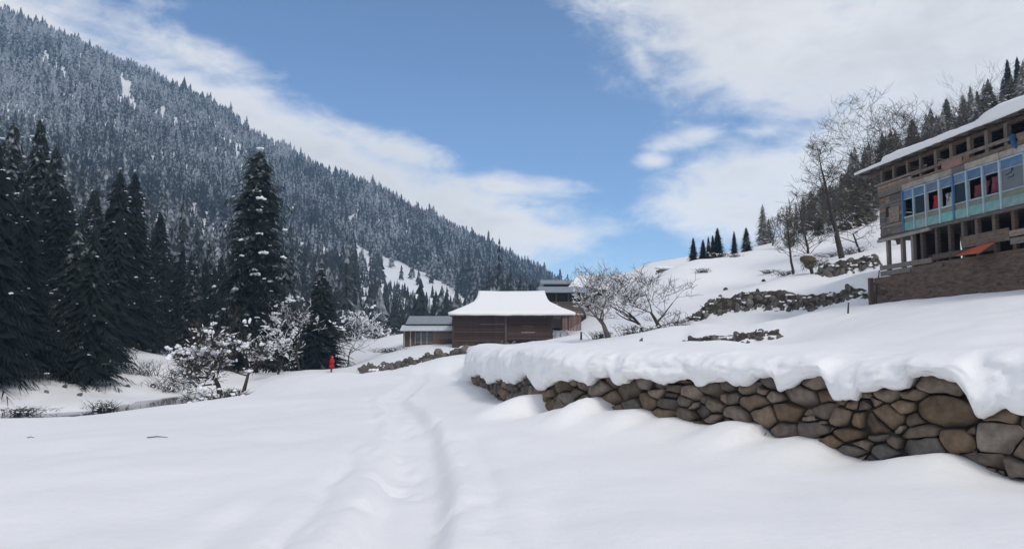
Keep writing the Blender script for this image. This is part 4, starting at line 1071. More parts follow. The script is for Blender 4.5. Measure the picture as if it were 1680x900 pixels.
# ------------------------------------------------------------------ trees
def fir_crown(h, rad, nw, per, seed, seg=5, skirt=.04, droop=.35, snow=0, snow_sz=.35, power=.85, core=.72):
    """conifer crown of drooping fronds; returns (V, T, snowlumps)"""
    r = random.Random(seed); V = []; T = []; lumps = []
    for i in range(nw):
        t = i / (nw - 1); z = h * (skirt + (1 - skirt) * (t ** 1.05))
        L0 = rad * (1 - t) ** power * r.uniform(.82, 1.12) + .02 * rad
        n = max(4, int(per * (1 - t * .55)))
        a0 = r.random() * 6.28
        for k in range(n):
            az = a0 + 6.283 * k / n + r.uniform(-.25, .25); L = L0 * r.uniform(.65, 1.15)
            up = r.uniform(.05, .3) * (1 - t) + .5 * t ** 3; dr = droop * r.uniform(.7, 1.3)
            dx, dy = math.cos(az), math.sin(az); sx, sy = -dy, dx
            prev = None; zb = z + r.uniform(-.5, .5) * h / nw
            for j in range(seg + 1):
                f = j / seg
                c = (dx * L * f, dy * L * f, zb + L * (up * f - dr * f * f))
                wdt = L * .27 * (1 - f) ** .7 * (f + .25) ** .3 + .02
                if prev is not None:
                    pc, pw, pf = prev
                    b = len(V); jl = r.uniform(.7, 1.4); jr = r.uniform(.7, 1.4)
                    mid = tuple((pc[q] + c[q]) / 2 for q in range(3))
                    hang = -.13 * L * (.4 + pf) * r.uniform(.5, 1.2)
                    V += [pc, mid, (c[0] + sx * pw * jl + dx * L * .08, c[1] + sy * pw * jl + dy * L * .08, c[2] + hang), (c[0] - sx * pw * jr + dx * L * .08, c[1] - sy * pw * jr + dy * L * .08, c[2] + hang)]
                    T += [(b, b + 1, b + 2), (b + 1, b, b + 3)]
                prev = (c, wdt, f)
            if snow and r.random() < snow:
                f = r.uniform(.55, .98)
                lumps.append(((dx * L * f, dy * L * f, zb + L * (up * f - dr * f * f) + .03), snow_sz * r.uniform(.4, 1.3), (sx, sy)))
    # inner boughs: ragged skirts that close the crown round the trunk
    tiers = max(10, int(nw * .8)); base_z = h * skirt
    for i in range(tiers):
        f = i / tiers; z0 = base_z + (h - base_z) * f; rr0 = (rad * (1 - f) ** power) * core; m_ = 21 if nw > 25 else 13; b = len(V); zt = min(h * 1.0, z0 + h * .085 * (1 - .4 * f)); V.append((0, 0, zt))
        for q in range(m_):
            a = 6.283 * (q + r.uniform(-.35, .35)) / m_ + i; rq = rr0 * (r.uniform(.6, 1.25) if q % 2 else r.uniform(.3, .8)); V.append((rq * math.cos(a), rq * math.sin(a), z0 - (h * .02 if q % 2 else 0) + r.uniform(-.015, .01) * h))
        for q in range(m_): T.append((b, b + 1 + q, b + 1 + (q + 1) % m_))
    # leader
    b = len(V); V += [(.04, 0, h * .96), (-.03, .04, h * .96), (0, 0, h * 1.03)]; T.append((b, b + 1, b + 2))
    return V, T, lumps
def clump(mb, c, s, d, k=5):
    """a ragged pat of snow lying across a bough"""
    for q in range(k):
        a = random.uniform(-1, 1) * s * 1.2
        mb.lump((c[0] + d[0] * a + random.uniform(-.3, .3) * s, c[1] + d[1] * a + random.uniform(-.3, .3) * s, c[2] - abs(a) * .25 + random.uniform(0, .2) * s), (s * random.uniform(.3, .9), s * random.uniform(.3, .8), s * random.uniform(.25, .5)), jit=.3)
def trunk_mesh(h, r0, m, lean=0):
    return MB().tube([(0, 0, -.8), (lean * .2, 0, h * .3), (lean * .6, 0, h * .65), (lean, 0, h * .97)], [r0 * 1.15, r0 * .8, r0 * .3, r0 * .05], 7).mesh('trunk', m, True)

# shared meshes for the firs of the near forest and lower slopes
NEARV = []; SEGN = 9
for i, (h, rad, nw, per) in enumerate(((16, 3.4, 46, 11), (18, 3.3, 50, 11), (14, 3.1, 42, 11), (20, 3.5, 54, 11))):
    V, T, lm = fir_crown(h, rad, nw, per, 300 + i, SEGN, .05, .45, .05, .13, .60)
    mb = MB()
    for c, s, d in lm: clump(mb, c, s, d)
    NEARV.append((tri_mesh('crown', V, T, M['needle']), trunk_mesh(h, .26, M['bark']), mb.mesh('snow', M['tsnow'], True), h))
MIDV = []
for i, (h, rad, nw, per) in enumerate(((14, 2.3, 15, 7), (16, 2.3, 17, 7), (12, 2.2, 13, 7), (18, 2.5, 18, 7))):
    V, T, lm = fir_crown(h, rad, nw, per, 320 + i, 3, .06, .45)
    MIDV.append((tri_mesh('crown', V, T, M['needle_far']), trunk_mesh(h, .2, M['bark']), None, h))
OLV = []
for i, (h, rad, nw, per) in enumerate(((10, 2.3, 30, 10), (8, 2.3, 26, 10), (12, 2.5, 34, 10))):
    V, T, lm = fir_crown(h, rad, nw, per, 340 + i, 7, .05, .4, .05, .14, .65)
    mb = MB()
    for c, s, d in lm: clump(mb, c, s, d)
    OLV.append((tri_mesh('crown', V, T, M['needle_olive']), trunk_mesh(h, .18, M['bark']), mb.mesh('snow', M['tsnow'], True), h))
def put_fir(kind, x, y, h, label, group, name='fir_tree', z=None, wide=1.0, cat='tree', rz=None):
    s = h / kind[3]; r = empty(name, (x, y, hz(x, y) - .1 if z is None else z), random.random() * 6.28 if rz is None else rz)
    tag(r, label, cat, group); r.scale = (s * wide, s * wide, s)
    link('trunk', kind[1], r); link('crown', kind[0], r)
    if kind[2] is not None: tag(link('snow', kind[2], r), kind='stuff')
    return r

# the big fir standing above the field edge
def big_fir():
    p = at(416, 607, 70); g = hz(p.x, p.y); top = at(411, 248, 70).z; h = top - g
    r = empty('fir_tree', (p.x, p.y, g)); tag(r, 'tall dark broad fir with scattered snow clumps standing above the field edge', 'tree')
    V = []; T = []; lm = []
    v, t, l_ = fir_crown(h, 4.7, 74, 15, 401, 9, .03, .42, .20, .26, .40); V, T, lm = v, t, l_
    # hollow the crown unevenly: bulges and gaps
    V = np.array(V); a = np.arctan2(V[:, 1], V[:, 0]); k = 1 + .40 * vnoise(a * 1.4 + 3, V[:, 2] / 2.6, 410) + .36 * vnoise(a * 3, V[:, 2] / .9, 411)
    V[:, 0] *= k; V[:, 1] *= k
    link('trunk', trunk_mesh(h, .42, M['bark']), r); link('crown', tri_mesh('crown', V, T, M['needle']), r)
    mb = MB()
    for c, s, d in lm:
        if random.random() < c[2] / h * .8: continue
        a = np.array(math.atan2(c[1], c[0])); kk = 1.08 * float(1 + .40 * vnoise(a * 1.4 + 3, np.array(c[2] / 2.6), 410) + .36 * vnoise(a * 3, np.array(c[2] / .9), 411))
        clump(mb, (c[0] * kk, c[1] * kk, c[2] + .12), s, d, 8)
    tag(mb.build('snow', M['tsnow'], r, True), kind='stuff')
big_fir()

# near forest, far bank of the river
rn = random.Random(21); rq_ = random.Random(8)
front = [(-30, 44, 17), (8, 46, 15.5), (40, 49, 16.5), (-70, 50, 18), (62, 57, 14), (118, 54, 14.5), (150, 52, 13), (178, 57, 13.5), (95, 66, 18), (20, 62, 20), (60, 72, 21), (140, 70, 16), (-20, 72, 22), (205, 74, 15.5), (228, 82, 15), (255, 86, 14.5), (176, 84, 17), (110, 86, 20), (40, 90, 23), (285, 92, 13.5),
         (310, 96, 13), (330, 100, 14.5), (268, 104, 17), (220, 100, 17.5), (160, 100, 20), (80, 104, 23), (0, 100, 24), (352, 96, 11), (305, 112, 16), (340, 118, 16), (368, 112, 13), (190, 116, 20), (245, 120, 18), (30, 120, 25), (130, 118, 22)]
front += [(rq_.uniform(-60, 215), rq_.uniform(62, 125), rq_.uniform(9, 21)) for _ in range(26)] + [(rq_.uniform(230, 380), rq_.uniform(98, 130), rq_.uniform(8, 14)) for _ in range(14)]
for px, Y, h in front:
    x = Y * (px - CX) / F_PX * 1.0
    put_fir(NEARV[rn.randrange(4)], x, Y, h * rn.uniform(.8, 1.08) * (.92 if Y < 70 else 1), 'tall dark fir with specks of snow crowded above the far river bank', 'dark firs above the river bank', wide=rn.uniform(.85, 1.35)).rotation_euler[:2] = (rn.gauss(0, .035), rn.gauss(0, .035))

# forest over the whole mountainside
POLY = {'chute': [(622, 420), (648, 428), (700, 450), (762, 484), (768, 522), (690, 500), (632, 470)], 'scar': [(255, 352), (355, 402), (362, 440), (300, 432), (250, 388)], 'patch': [(194, 128), (214, 138), (224, 190), (206, 184)], 'p2': [(575, 398), (605, 412), (612, 436), (585, 428)]}
def inside(px, py, poly):
    r = np.zeros(px.shape, bool); n = len(poly)
    for i in range(n):
        (x0, y0), (x1, y1) = poly[i], poly[(i + 1) % n]
        c = ((y0 > py) != (y1 > py)) & (px < (x1 - x0) * (py - y0) / (y1 - y0 + 1e-9) + x0); r ^= c
    return r
def forest():
    g = 5.0; X, Y = np.meshgrid(np.arange(-1000, 260, g), np.arange(85, 1280, g))
    X = X + np.random.uniform(-.5, .5, X.shape) * g; Y = Y + np.random.uniform(-.5, .5, Y.shape) * g
    X, Y = X.ravel(), Y.ravel()
    az = (X / Y) * F_PX + CX; k = (az > -130) & (az < 1010); X, Y, az = X[k], Y[k], az[k]
    sd_, u = side(X, Y)
    lim = np.interp(az, [-200, 300, 400, 480, 560, 650, 760, 850, 900, 960], [95, 115, 105, 125, 135, 150, 150, 170, 230, 330])
    k = (Y > lim) & (sd_ < -3); X, Y = X[k], Y[k]
    Z = height(X, Y); px, py = proj(X, Y, Z)
    keep = np.ones(len(X), bool)
    for n_, p in POLY.items(): keep &= ~(inside(px, py, p) & (np.random.rand(len(X)) < (.97 if n_ != 'scar' else .72)))
    keep &= np.random.rand(len(X)) < .93
    dens = fbm(X / 55 + .3 * Y / 55, Y / 90, 3, 500); keep &= ~((dens > .30) & (np.random.rand(len(X)) < .5))
    gul = np.abs(fbm(X / 120 - Y / 260, Y / 300, 3, 505)); keep &= ~((gul < .035) & (np.random.rand(len(X)) < .6))
    X, Y, Z, px, py = X[keep], Y[keep], Z[keep], px[keep], py[keep]
    H = np.random.uniform(9, 16.5, len(X)) * (1 + .75 * vnoise(X / 38, Y / 38, 501) + .5 * vnoise(X / 14, Y / 14, 502)) * np.where(np.random.rand(len(X)) < .06, 1.35, 1)
    H = np.where(Y < 260, H * 1.1, H); H = np.where((px > 585) & (px < 800) & (Y < 420), H * .5, H)
    # hidden behind the crest?
    ridge = np.interp(px, [p[0] for p in RIDGE], [p[1] for p in RIDGE]); ry = np.interp(px, [p[0] for p in RIDGE], RIDGE_Y)
    k = Y < ry * 1.06; X, Y, Z, px, py, H = X[k], Y[k], Z[k], px[k], py[k], H[k]
    vis = (px > -10) & (px < 1000); size = np.where(vis, H / Y, 0); order = np.argsort(-size)
    N1 = 140
    for i in order[:N1]:
        put_fir(MIDV[rn.randrange(4)], X[i], Y[i], H[i], 'frosted conifer in the dense forest on the lower mountainside', 'conifers on the lower mountainside', z=Z[i] - .3, wide=rn.uniform(.9, 1.25), name='conifer_tree')
    rest = order[N1:]
    # one mass: each tree a stack of ragged skirts
    tmpl = []
    for v in range(8):
        r = np.random.RandomState(600 + v); tiers = 7; P = []; F = []
        for t in range(tiers):
            f = t / tiers; z0 = .10 + .86 * f; zt = min(1.0, z0 + .30 * (1 - f * .45)); rad = .17 * (1 - f) ** .8 + .012
            b = len(P); P.append((0, 0, zt)); m = 9
            for q in range(m):
                a = 6.283 * (q + r.uniform(-.3, .3)) / m + t; rr = rad * (r.uniform(.9, 1.3) if q % 2 else r.uniform(.35, .7)); P.append((rr * math.cos(a), rr * math.sin(a), z0 + r.uniform(-.04, .03) - (.03 if q % 2 else 0)))
            for q in range(m): F.append((b, b + 1 + q, b + 1 + (q + 1) % m))
        tmpl.append((np.array(P), np.array(F)))
    Vs = []; Ts = []; Rn = []; off = 0
    which = np.random.randint(0, 8, len(rest)); rot = np.random.rand(len(rest)) * 6.283; wide = np.random.uniform(.85, 1.3, len(rest)); rn_ = np.random.rand(len(rest))
    for v in range(8):
        P, F = tmpl[v]; idx = rest[which == v]; h = H[idx]; a = rot[which == v]; w = wide[which == v]
        c, s = np.cos(a)[:, None], np.sin(a)[:, None]
        x = (P[None, :, 0] * c - P[None, :, 1] * s) * (h * w)[:, None] + X[idx][:, None]; y = (P[None, :, 0] * s + P[None, :, 1] * c) * (h * w)[:, None] + Y[idx][:, None]
        z = P[None, :, 2] * h[:, None] + Z[idx][:, None] - .4
        Vs.append(np.stack([x, y, z], -1).reshape(-1, 3)); n = len(idx); m = len(P)
        Ts.append((F[None] + (np.arange(n) * m)[:, None, None] + off).reshape(-1, 3)); off += n * m
        Rn.append(np.repeat(rn_[which == v], m))
    me = tri_mesh('distant_forest', np.concatenate(Vs), np.concatenate(Ts), M['needle_far'])
    at_ = me.attributes.new('rnd', 'FLOAT', 'POINT'); at_.data.foreach_set('value', np.concatenate(Rn).astype(np.float32))
    o = link('distant_forest', me); tag(o, 'frosted conifer forest covering the mountainside', 'forest', kind='stuff')
    print('forest trees', len(rest), 'tris', len(me.polygons))
forest()

# row of conifers on the right ridge
for px, yb, yt, w_, lab in ((1138, 432, 388, .8, 'frosted conifer at the valley end of the ridge row'), (1154, 430, 391, .9, 'narrow dark conifer second in the ridge row'), (1163, 428, 386, .7, 'very slim conifer in the middle of the ridge row'), (1178, 425, 372, .95, 'tallest snow flecked conifer in the ridge row'), (1170, 427, 384, .7, 'short conifer tucked against the tallest one on the ridge'), (1205, 417, 377, .8, 'lone pointed conifer standing on the ridge gap'), (1225, 413, 371, 1.15, 'broad dark conifer at the uphill end of the ridge row')):
    a = at(px, yb, 92); t = at(px, yt, 92); z = hz(a.x, a.y)
    put_fir(NEARV[int(px) % 4], a.x, a.y, t.z - z, lab, 'conifers along the snowy ridge', wide=w_ * 1.5)
# conifers on the slope behind the timber house
ro_ = random.Random(77); cnt = 0
cand = [(ro_.uniform(1380, 1720), ro_.uniform(96, 150)) for _ in range(95)] + [(ro_.uniform(1255, 1400), ro_.uniform(120, 200)) for _ in range(18)]
for px, Y in cand:
    x = Y * (px - CX) / F_PX; z = hz(x, Y); qx, qy = proj(np.array(x), np.array(Y), np.array(z))
    h = ro_.uniform(6, 11) if px > 1400 else ro_.uniform(5, 8)
    if px < 1470 and Y < 105 and ro_.random() < .45: continue
    put_fir(OLV[ro_.randrange(3)], x, Y, h, 'olive green snow dusted conifer on the steep slope behind the timber house', 'conifers behind the timber house', wide=ro_.uniform(.95, 1.35), name='conifer_tree')
for px, yt, Y, h in ((1652, 96, 128, 15), (1668, 92, 130, 16), (1682, 90, 126, 16), (1700, 95, 130, 17)):
    t = at(px, yt, Y); z = hz(t.x, t.y)
    put_fir(NEARV[int(px) % 4], t.x, t.y, t.z - z, 'very tall black fir towering over the timber house roof', 'tall black firs over the roof', wide=.85)
for px, yb, yt, Y in ((1388, 385, 282, 84), (1408, 380, 275, 84), (1425, 378, 268, 86), (1364, 390, 320, 86), (1344, 396, 322, 88), (1298, 404, 335, 86)):
    a = at(px, yb, Y); z = hz(a.x, a.y); t = at(px, yt, Y)
    put_fir(OLV[px % 3], a.x, a.y, t.z - z, 'olive brown conifer standing behind the tall bare tree', 'conifers behind the bare tree', wide=1.0, name='conifer_tree')

# bare trees
def bare(h, seed, spread=.8, lean=(0, 0), levels=5, r0=.14, up=.35, trunk_f=.3, kids=(3, 5), twig=1.0, first=4, ratio=(.55, .85), leader=0):
    r = random.Random(seed); tr = MB(); br = MB(); tips = []
    def grow(p, d, L, rad, lev, mb):
        n = 4 if lev < 2 else 3; pts = [p]; rr = [rad]; q = p.copy(); dd = d.copy()
        for i in range(n):
            dd = (dd + Vector((r.gauss(0, .16), r.gauss(0, .16), r.gauss(0, .10) + up * .10))).normalized(); q = q + dd * (L / n); pts.append(q.copy()); rr.append(rad * (1 - .55 * (i + 1) / n))
        mb.tube(pts, rr, 7 if lev == 0 else (5 if lev < 2 else 3), cap=lev == 0)
        if lev >= 2: tips.append((pts, rad))
        if lev >= levels: return
        k = first if lev == 0 else r.randint(*kids)
        for j in range(k):
            f = r.uniform(.35, 1) if lev else r.uniform(.55, 1.0); f = 1.0 if j == 0 else f
            i = min(int(f * n), n - 1); o = pts[i].lerp(pts[i + 1], f * n - i)
            side_ = Vector((r.gauss(0, 1), r.gauss(0, 1), r.gauss(0, .45) + up)).normalized()
            nd = (dd * (1 - spread * .55) + side_ * spread).normalized()
            grow(o, nd, L * r.uniform(*ratio) * (1.0 if lev else 1.15), max(rr[min(i + 1, n)] * r.uniform(.5, .75), .011 * twig), lev + 1, br)
    if leader:
        pts = []; q = Vector((0, 0, -.3)); n_ = 14
        for i in range(n_ + 1):
            pts.append(q.copy()); q = q + Vector((lean[0] + r.gauss(0, .05), lean[1] + r.gauss(0, .05), 1)) * (h / n_)
        tr.tube(pts, [max(r0 * (1 - i / n_) ** .9, .012) for i in range(n_ + 1)], 7)
        for i in range(leader):
            f = r.uniform(.22, .97); k = f * n_; b = pts[int(k)].lerp(pts[min(int(k) + 1, n_)], k - int(k)); a_ = r.random() * 6.28
            grow(b, Vector((math.cos(a_), math.sin(a_), r.uniform(.35, .9))).normalized(), h * (.30 * (1 - f) ** .7 + .05) * r.uniform(.7, 1.2) * spread, max(r0 * .34 * (1 - f), .014), levels - 2, br)
    else:
        grow(Vector((0, 0, -.3)), Vector((lean[0], lean[1], 1)).normalized(), h * trunk_f + .3, r0, 0, tr)
    zs = max(v.z for v in br.v); s = h / zs
    for mb in (tr, br): mb.v = [Vector((v.x * s, v.y * s, v.z * s)) for v in mb.v]
    return tr, br, [([p * s for p in a], b * s) for a, b in tips]
def put_bare(px, py, Y, ptop, label, seed, m='bark', snow=0, ssz=.1, group=None, wx=1.0, name='bare_tree', **kw):
    p = at(px, py, Y); z = hz(p.x, p.y); h = at(px, ptop, Y).z - z
    tr, br, tips = bare(h, seed, **kw)
    r = empty(name, (p.x, p.y, z)); tag(r, label, 'tree', group); r.scale = (wx, wx, 1)
    tr.build('trunk', M[m], r, True); br.build('branches', M[m], r)
    if snow:
        mb = MB(); q = random.Random(seed)
        for pts, rad in tips:
            if q.random() < snow * 1.3:
                u_ = Vector((0, 0, rad * .7 + .008)); w_ = .012 + ssz * .08
                mb.tube([p_ + u_ * (1 if 0 < n_ < len(pts) - 1 else .4) for n_, p_ in enumerate(pts)], [w_ * q.uniform(.4, 1.2) if 0 < n_ < len(pts) - 1 else w_ * .2 for n_ in range(len(pts))], 5)
            if q.random() < snow * .75:
                i = q.randrange(len(pts) - 1); c = pts[i].lerp(pts[i + 1], q.random()); s = ssz * q.uniform(.25, 1.2) ** 1.3; d_ = (pts[i + 1] - pts[i]).normalized()
                for k_ in range(q.randint(4, 8)):
                    o_ = d_ * q.uniform(-2.2, 2.2) * s + Vector((q.gauss(0, .35), q.gauss(0, .35), 0)) * s
                    mb.lump((c.x + o_.x, c.y + o_.y, c.z + o_.z + rad * .5 + s * q.uniform(-.05, .25)), (s * q.uniform(.25, .8), s * q.uniform(.25, .7), s * q.uniform(.22, .5)), jit=.3)
        if mb.v: tag(mb.build('snow', M['tsnow'], r, True), kind='stuff')
    return r
put_bare(1000, 549, 47, 440, 'pale trunked snow dusted fruit tree leaning beside the log house', 11, 'bark_pale', .14, .09, spread=.85, lean=(-.15, 0), r0=.22, levels=6, kids=(2, 4), up=.25, wx=1.0)
put_bare(1062, 541, 49, 418, 'slender dark fruit tree between the pale trunk and the wide crowned one', 12, 'bark', .12, .08, spread=.75, lean=(-.3, 0), r0=.13, levels=5, kids=(3, 4), up=.3)
put_bare(1090, 541, 47, 424, 'wide crowned dark fruit tree leaning over the rubble bank', 13, 'bark', .06, .08, spread=.8, lean=(-.2, 0), r0=.15, levels=5, kids=(3, 4), up=.3, wx=1.15)
put_bare(1382, 428, 58, 225, 'tall upright bare tree with a straight leaning trunk on the slope', 14, 'bark', .0, .1, spread=.85, lean=(-.17, 0), r0=.25, levels=4, kids=(3, 5), up=.3, leader=34, twig=1.5)
put_bare(1334, 455, 54, 312, 'thin twisted bare tree holding a bundle of hay', 15, 'bark', .06, .08, spread=.9, lean=(-.2, 0), r0=.13, levels=4, kids=(3, 4), up=.3, leader=22, twig=1.4)
put_bare(1302, 448, 56, 330, 'thin forked bare tree rising beside the hay bundle', 19, 'bark', .06, .08, spread=.8, lean=(-.05, 0), r0=.11, levels=4, kids=(3, 4), up=.4, leader=20, twig=1.4)
put_bare(1474, 320, 64, 118, 'big round crowned bare tree rising behind the timber house roof', 16, 'bark', 0, .1, spread=.8, lean=(-.1, 0), r0=.26, levels=5, kids=(4, 5), up=.25, trunk_f=.42, first=8, twig=1.5, ratio=(.5, .74))
put_bare(1412, 405, 62, 330, 'low drooping bare tree beside the timber house corner', 17, 'bark', .12, .1, spread=.9, r0=.1, levels=4, kids=(3, 4), up=.1)
put_bare(1268, 408, 92, 352, 'far bare tree on the ridge behind the terraces', 18, 'bark_pale', 0, .1, spread=.5, r0=.14, levels=4, kids=(3, 4), up=.5, wx=.9)
for px, pt, sd_ in ((1560, 150, 31), (1590, 128, 32), (1620, 118, 33)):
    put_bare(px, 250, 118, pt, 'bare broadleaf tree among the conifers above the timber house', sd_, 'bark_pale', 0, .1, 'bare trees above the timber house', spread=.65, r0=.22, levels=4, kids=(3, 5), up=.45, trunk_f=.35)
SHB = []
for i in range(4):
    tr, br, _ = bare(7.0, 900 + i, spread=.75, r0=.15, levels=4, kids=(4, 5), up=.4, trunk_f=.35, first=6, ratio=(.5, .75), twig=1.8)
    SHB.append((tr.mesh('trunk', M['bark_pale'], True), br.mesh('branches', M['bark_pale'])))
rb = random.Random(55)
for px, Y in [(rb.uniform(1400, 1700), rb.uniform(95, 135)) for _ in range(34)] + [(rb.uniform(1235, 1420), rb.uniform(93, 125)) for _ in range(11)]:
    x = Y * (px - CX) / F_PX; k = SHB[rb.randrange(4)]; s = rb.uniform(.7, 1.35) * (1 if px > 1400 else .75)
    r = empty('bare_tree', (x, Y, hz(x, Y) - .2), rb.random() * 6.28); r.scale = (s, s, s); tag(r, 'thin brown leafless tree mixed among the conifers around the timber house', 'tree', 'leafless trees around the timber house')
    link('trunk', k[0], r); link('branches', k[1], r)
# snow laden trees by the river
put_bare(366, 652, 30.5, 496, 'wide low broadleaf shrub loaded with snow clumps leaning over the river', 41, 'bark', .055, .17, spread=.9, lean=(-.3, 0), r0=.16, levels=5, kids=(4, 5), up=.15, wx=.9, first=6, trunk_f=.25)
put_bare(398, 622, 45, 545, 'snow clumped shrub at the foot of the big fir', 42, 'bark', .06, .2, spread=.85, lean=(.1, 0), r0=.13, levels=5, kids=(3, 4), up=.25)
put_bare(455, 606, 64, 500, 'snow dusted thin tree right beside the big fir', 43, 'bark', .10, .19, spread=.7, lean=(.05, 0), r0=.13, levels=5, kids=(3, 4), up=.35)
put_bare(492, 600, 68, 470, 'snow dusted bare tree between the big fir and the dark bushy one', 44, 'bark', .10, .19, spread=.7, r0=.13, levels=5, kids=(3, 4), up=.35)
put_bare(571, 592, 70, 498, 'small snowy tree with a straight stem beside the red figure', 45, 'bark', .14, .19, spread=.75, r0=.11, levels=5, kids=(3, 4), up=.35, trunk_f=.4)
put_bare(548, 588, 76, 505, 'snowy shrub behind the person in red', 46, 'bark', .14, .19, spread=.85, r0=.1, levels=4, kids=(3, 4), up=.2)
# dark bushy conifer by the red figure
a = at(524, 597, 72); put_fir(NEARV[2], a.x, a.y, at(524, 440, 72).z - hz(a.x, a.y), 'dark bushy conifer standing just behind the person in red', None, wide=1.75, name='conifer_tree')
a = at(310, 600, 78); put_fir(NEARV[2], a.x, a.y, 9.5, 'shorter dark fir behind the snow loaded shrub', None, wide=1.2)

# hay bundle stored in the tree
p = at(1326, 430, 54); hb = MB(); 
for i in range(10): hb.lump((random.uniform(-.2, .2), random.uniform(-.2, .2), random.uniform(-.35, .3)), (.36, .34, .26), sub=2, jit=.12)
for i in range(120):
    a_ = random.random() * 6.28; q = Vector((math.cos(a_) * .42, math.sin(a_) * .4, random.uniform(-.45, .4))); hb.tube([q, q * 1.35 + Vector((0, 0, random.uniform(-.25, .05)))], [.012, .004], 3, cap=False)
hay = empty('hay_bundle', p); tag(hay, 'brown hay bundle wedged in the thin twisted tree', 'hay'); hb.build('hay', M['straw'], hay, True); MB().lump((0, 0, .50), (.34, .30, .12), sub=2, jit=.06).build('snow', M['tsnow'], hay, True)

# shrubs on the slope and banks
def shrub(px, py, Y, w_, h, label, group, seed, snow=.25, m='bark', n=70):
    p = at(px, py, Y); z = hz(p.x, p.y); r = empty('dry_shrub', (p.x, p.y, z)); tag(r, label, 'shrub', group)
    mb = MB(); q = random.Random(seed); sn = MB()
    for i in range(n):
        a_ = q.random() * 6.28; b = Vector((q.gauss(0, w_ * .22), q.gauss(0, w_ * .15), -.05)); e = b + Vector((math.cos(a_) * w_ * q.uniform(.1, .5), math.sin(a_) * w_ * q.uniform(.1, .4), h * q.uniform(.3, 1))); mid = (b + e) / 2 + Vector((0, 0, h * .15))
        mb.tube([b, mid, e], [.018, .012, .004], 3, cap=False)
        mb.tube([mid, mid + Vector((q.gauss(0, w_ * .12), q.gauss(0, w_ * .1), h * .3))], [.009, .003], 3, cap=False)
        if q.random() < snow: sn.lump(e.lerp(mid, .5), (.10, .09, .045), jit=.2)
    mb.build('twigs', M[m], r)
    if sn.v: tag(sn.build('snow', M['tsnow'], r, True), kind='stuff')
for i, (px, py, Y, w_, h) in enumerate([(1153, 456, 74, 1.6, .5), (1178, 434, 86, 2.2, .8), (1205, 426, 86, 1.4, .5), (1290, 437, 66, 2.6, .6), (1345, 425, 60, 3.2, .7), (1262, 438, 70, 1.6, .4), (1365, 407, 66, 3, .6), (1400, 412, 62, 2.4, .8)]):
    shrub(px, py, Y, w_, h, 'low dark dry shrub on the snowy hillside above the terrace bank', 'dry shrubs on the hillside', 700 + i)
for i, (px, py, Y, w_, h) in enumerate([(1040, 545, 46, 2.0, .8), (1110, 533, 48, 2.2, .9), (1072, 540, 46, 1.6, .6), (985, 545, 50, 1.5, .6)]):
    shrub(px, py, Y, w_, h, 'tangled snowy brush at the foot of the fruit trees', 'brush under the fruit trees', 720 + i, .4)
for i, (px, py, Y, w_, h) in enumerate([(170, 672, 43, 1.6, .8), (235, 605, 58, 3.5, 1.4), (275, 615, 55, 3.0, 1.2), (310, 632, 50, 2.4, 1.0), (40, 676, 41, 2.2, .5), (205, 590, 62, 2.5, 1.2), (375, 658, 28, 1.3, .5), (345, 655, 29, 1.2, .5)]):
    shrub(px, py, Y, w_, h, 'snow dusted tangle of branches on the river bank', 'bank brush by the river', 740 + i, .35)
shrub(620, 557, 105, 5, 1.8, 'dark snow topped brush heap beyond the field by the hut', None, 760, .3, n=160)
shrub(640, 574, 78, 4, .6, 'low snow covered brush row in front of the low hut', None, 761, .7, n=90)

# stump, stakes, fallen sticks
p = at(1048, 562, 33); g = hz(p.x, p.y); st = empty('broken_stump', (p.x, p.y, g)); tag(st, 'broken orange brown tree stump poking from snow by the grey boulder', 'stump')
MB().tube([(0, 0, -.2), (.02, 0, .22), (.10, .02, .42), (.16, .02, .58)], [.16, .13, .09, .02], 8).tube([(-.06, 0, .1), (-.2, 0, .3)], [.06, .02], 6).build('trunk', M['straw'], st, True)
MB().lump((-.45, -.05, .02), (.42, .2, .2), sub=2, jit=.1).build('root', M['bark'], st, True); MB().lump((-.35, 0, .24), (.3, .2, .09), sub=2, jit=.05).build('snow', M['tsnow'], st, True)
def stake(px, py, Y, h, lean, label, group=None, r=.035):
    p = at(px, py, Y); g = hz(p.x, p.y)
    o = MB().tube([(0, 0, -.25), (lean * .5 + .01, .01, h * .5), (lean, 0, h)], [r * 1.1, r, r * .8], 7).build('wooden_stake', M['bark'], None, True, (p.x, p.y, g)); tag(o, label, 'stake', group)
stake(953, 552, 52, .55, .02, 'short dark stake in the snow by the porch end of the log house', r=.07); stake(1391, 522, 33, .48, .06, 'thin leaning stake in the terrace snow below the timber house'); stake(1437, 505, 38, .95, .10, 'leaning stake against the mud plinth corner'); stake(1438, 455, 42.5, 1.0, .18, 'leaning stake near the top of the mud plinth corner')
def stick(px, py, px2, label, r=.012, dz=.02):
    d = ray(px, py); 
    Y = 10
    Y = 4.0
    while Y < 60:
        p = at(px, py, Y)
        if p.z < hz(p.x, p.y): break
        Y += .1
    p = at(px, py, Y); q = at(px2, py, Y); q.z = hz(q.x, q.y); p.z = hz(p.x, p.y)
    o = MB().tube([(0, 0, dz), (q - p) * .45 + Vector((0, .03, dz + .012)), (q - p) + Vector((0, 0, dz))], [r, r * 1.1, r * .5], 6).build('fallen_stick', M['bark'], None, True, p); tag(o, label, 'stick')
stick(241, 718, 275, 'straight dark stick lying on the smooth snow field', .008, .008); stick(44, 719, 56, 'tiny twig lying on the snow by the field edge', .006, .006)

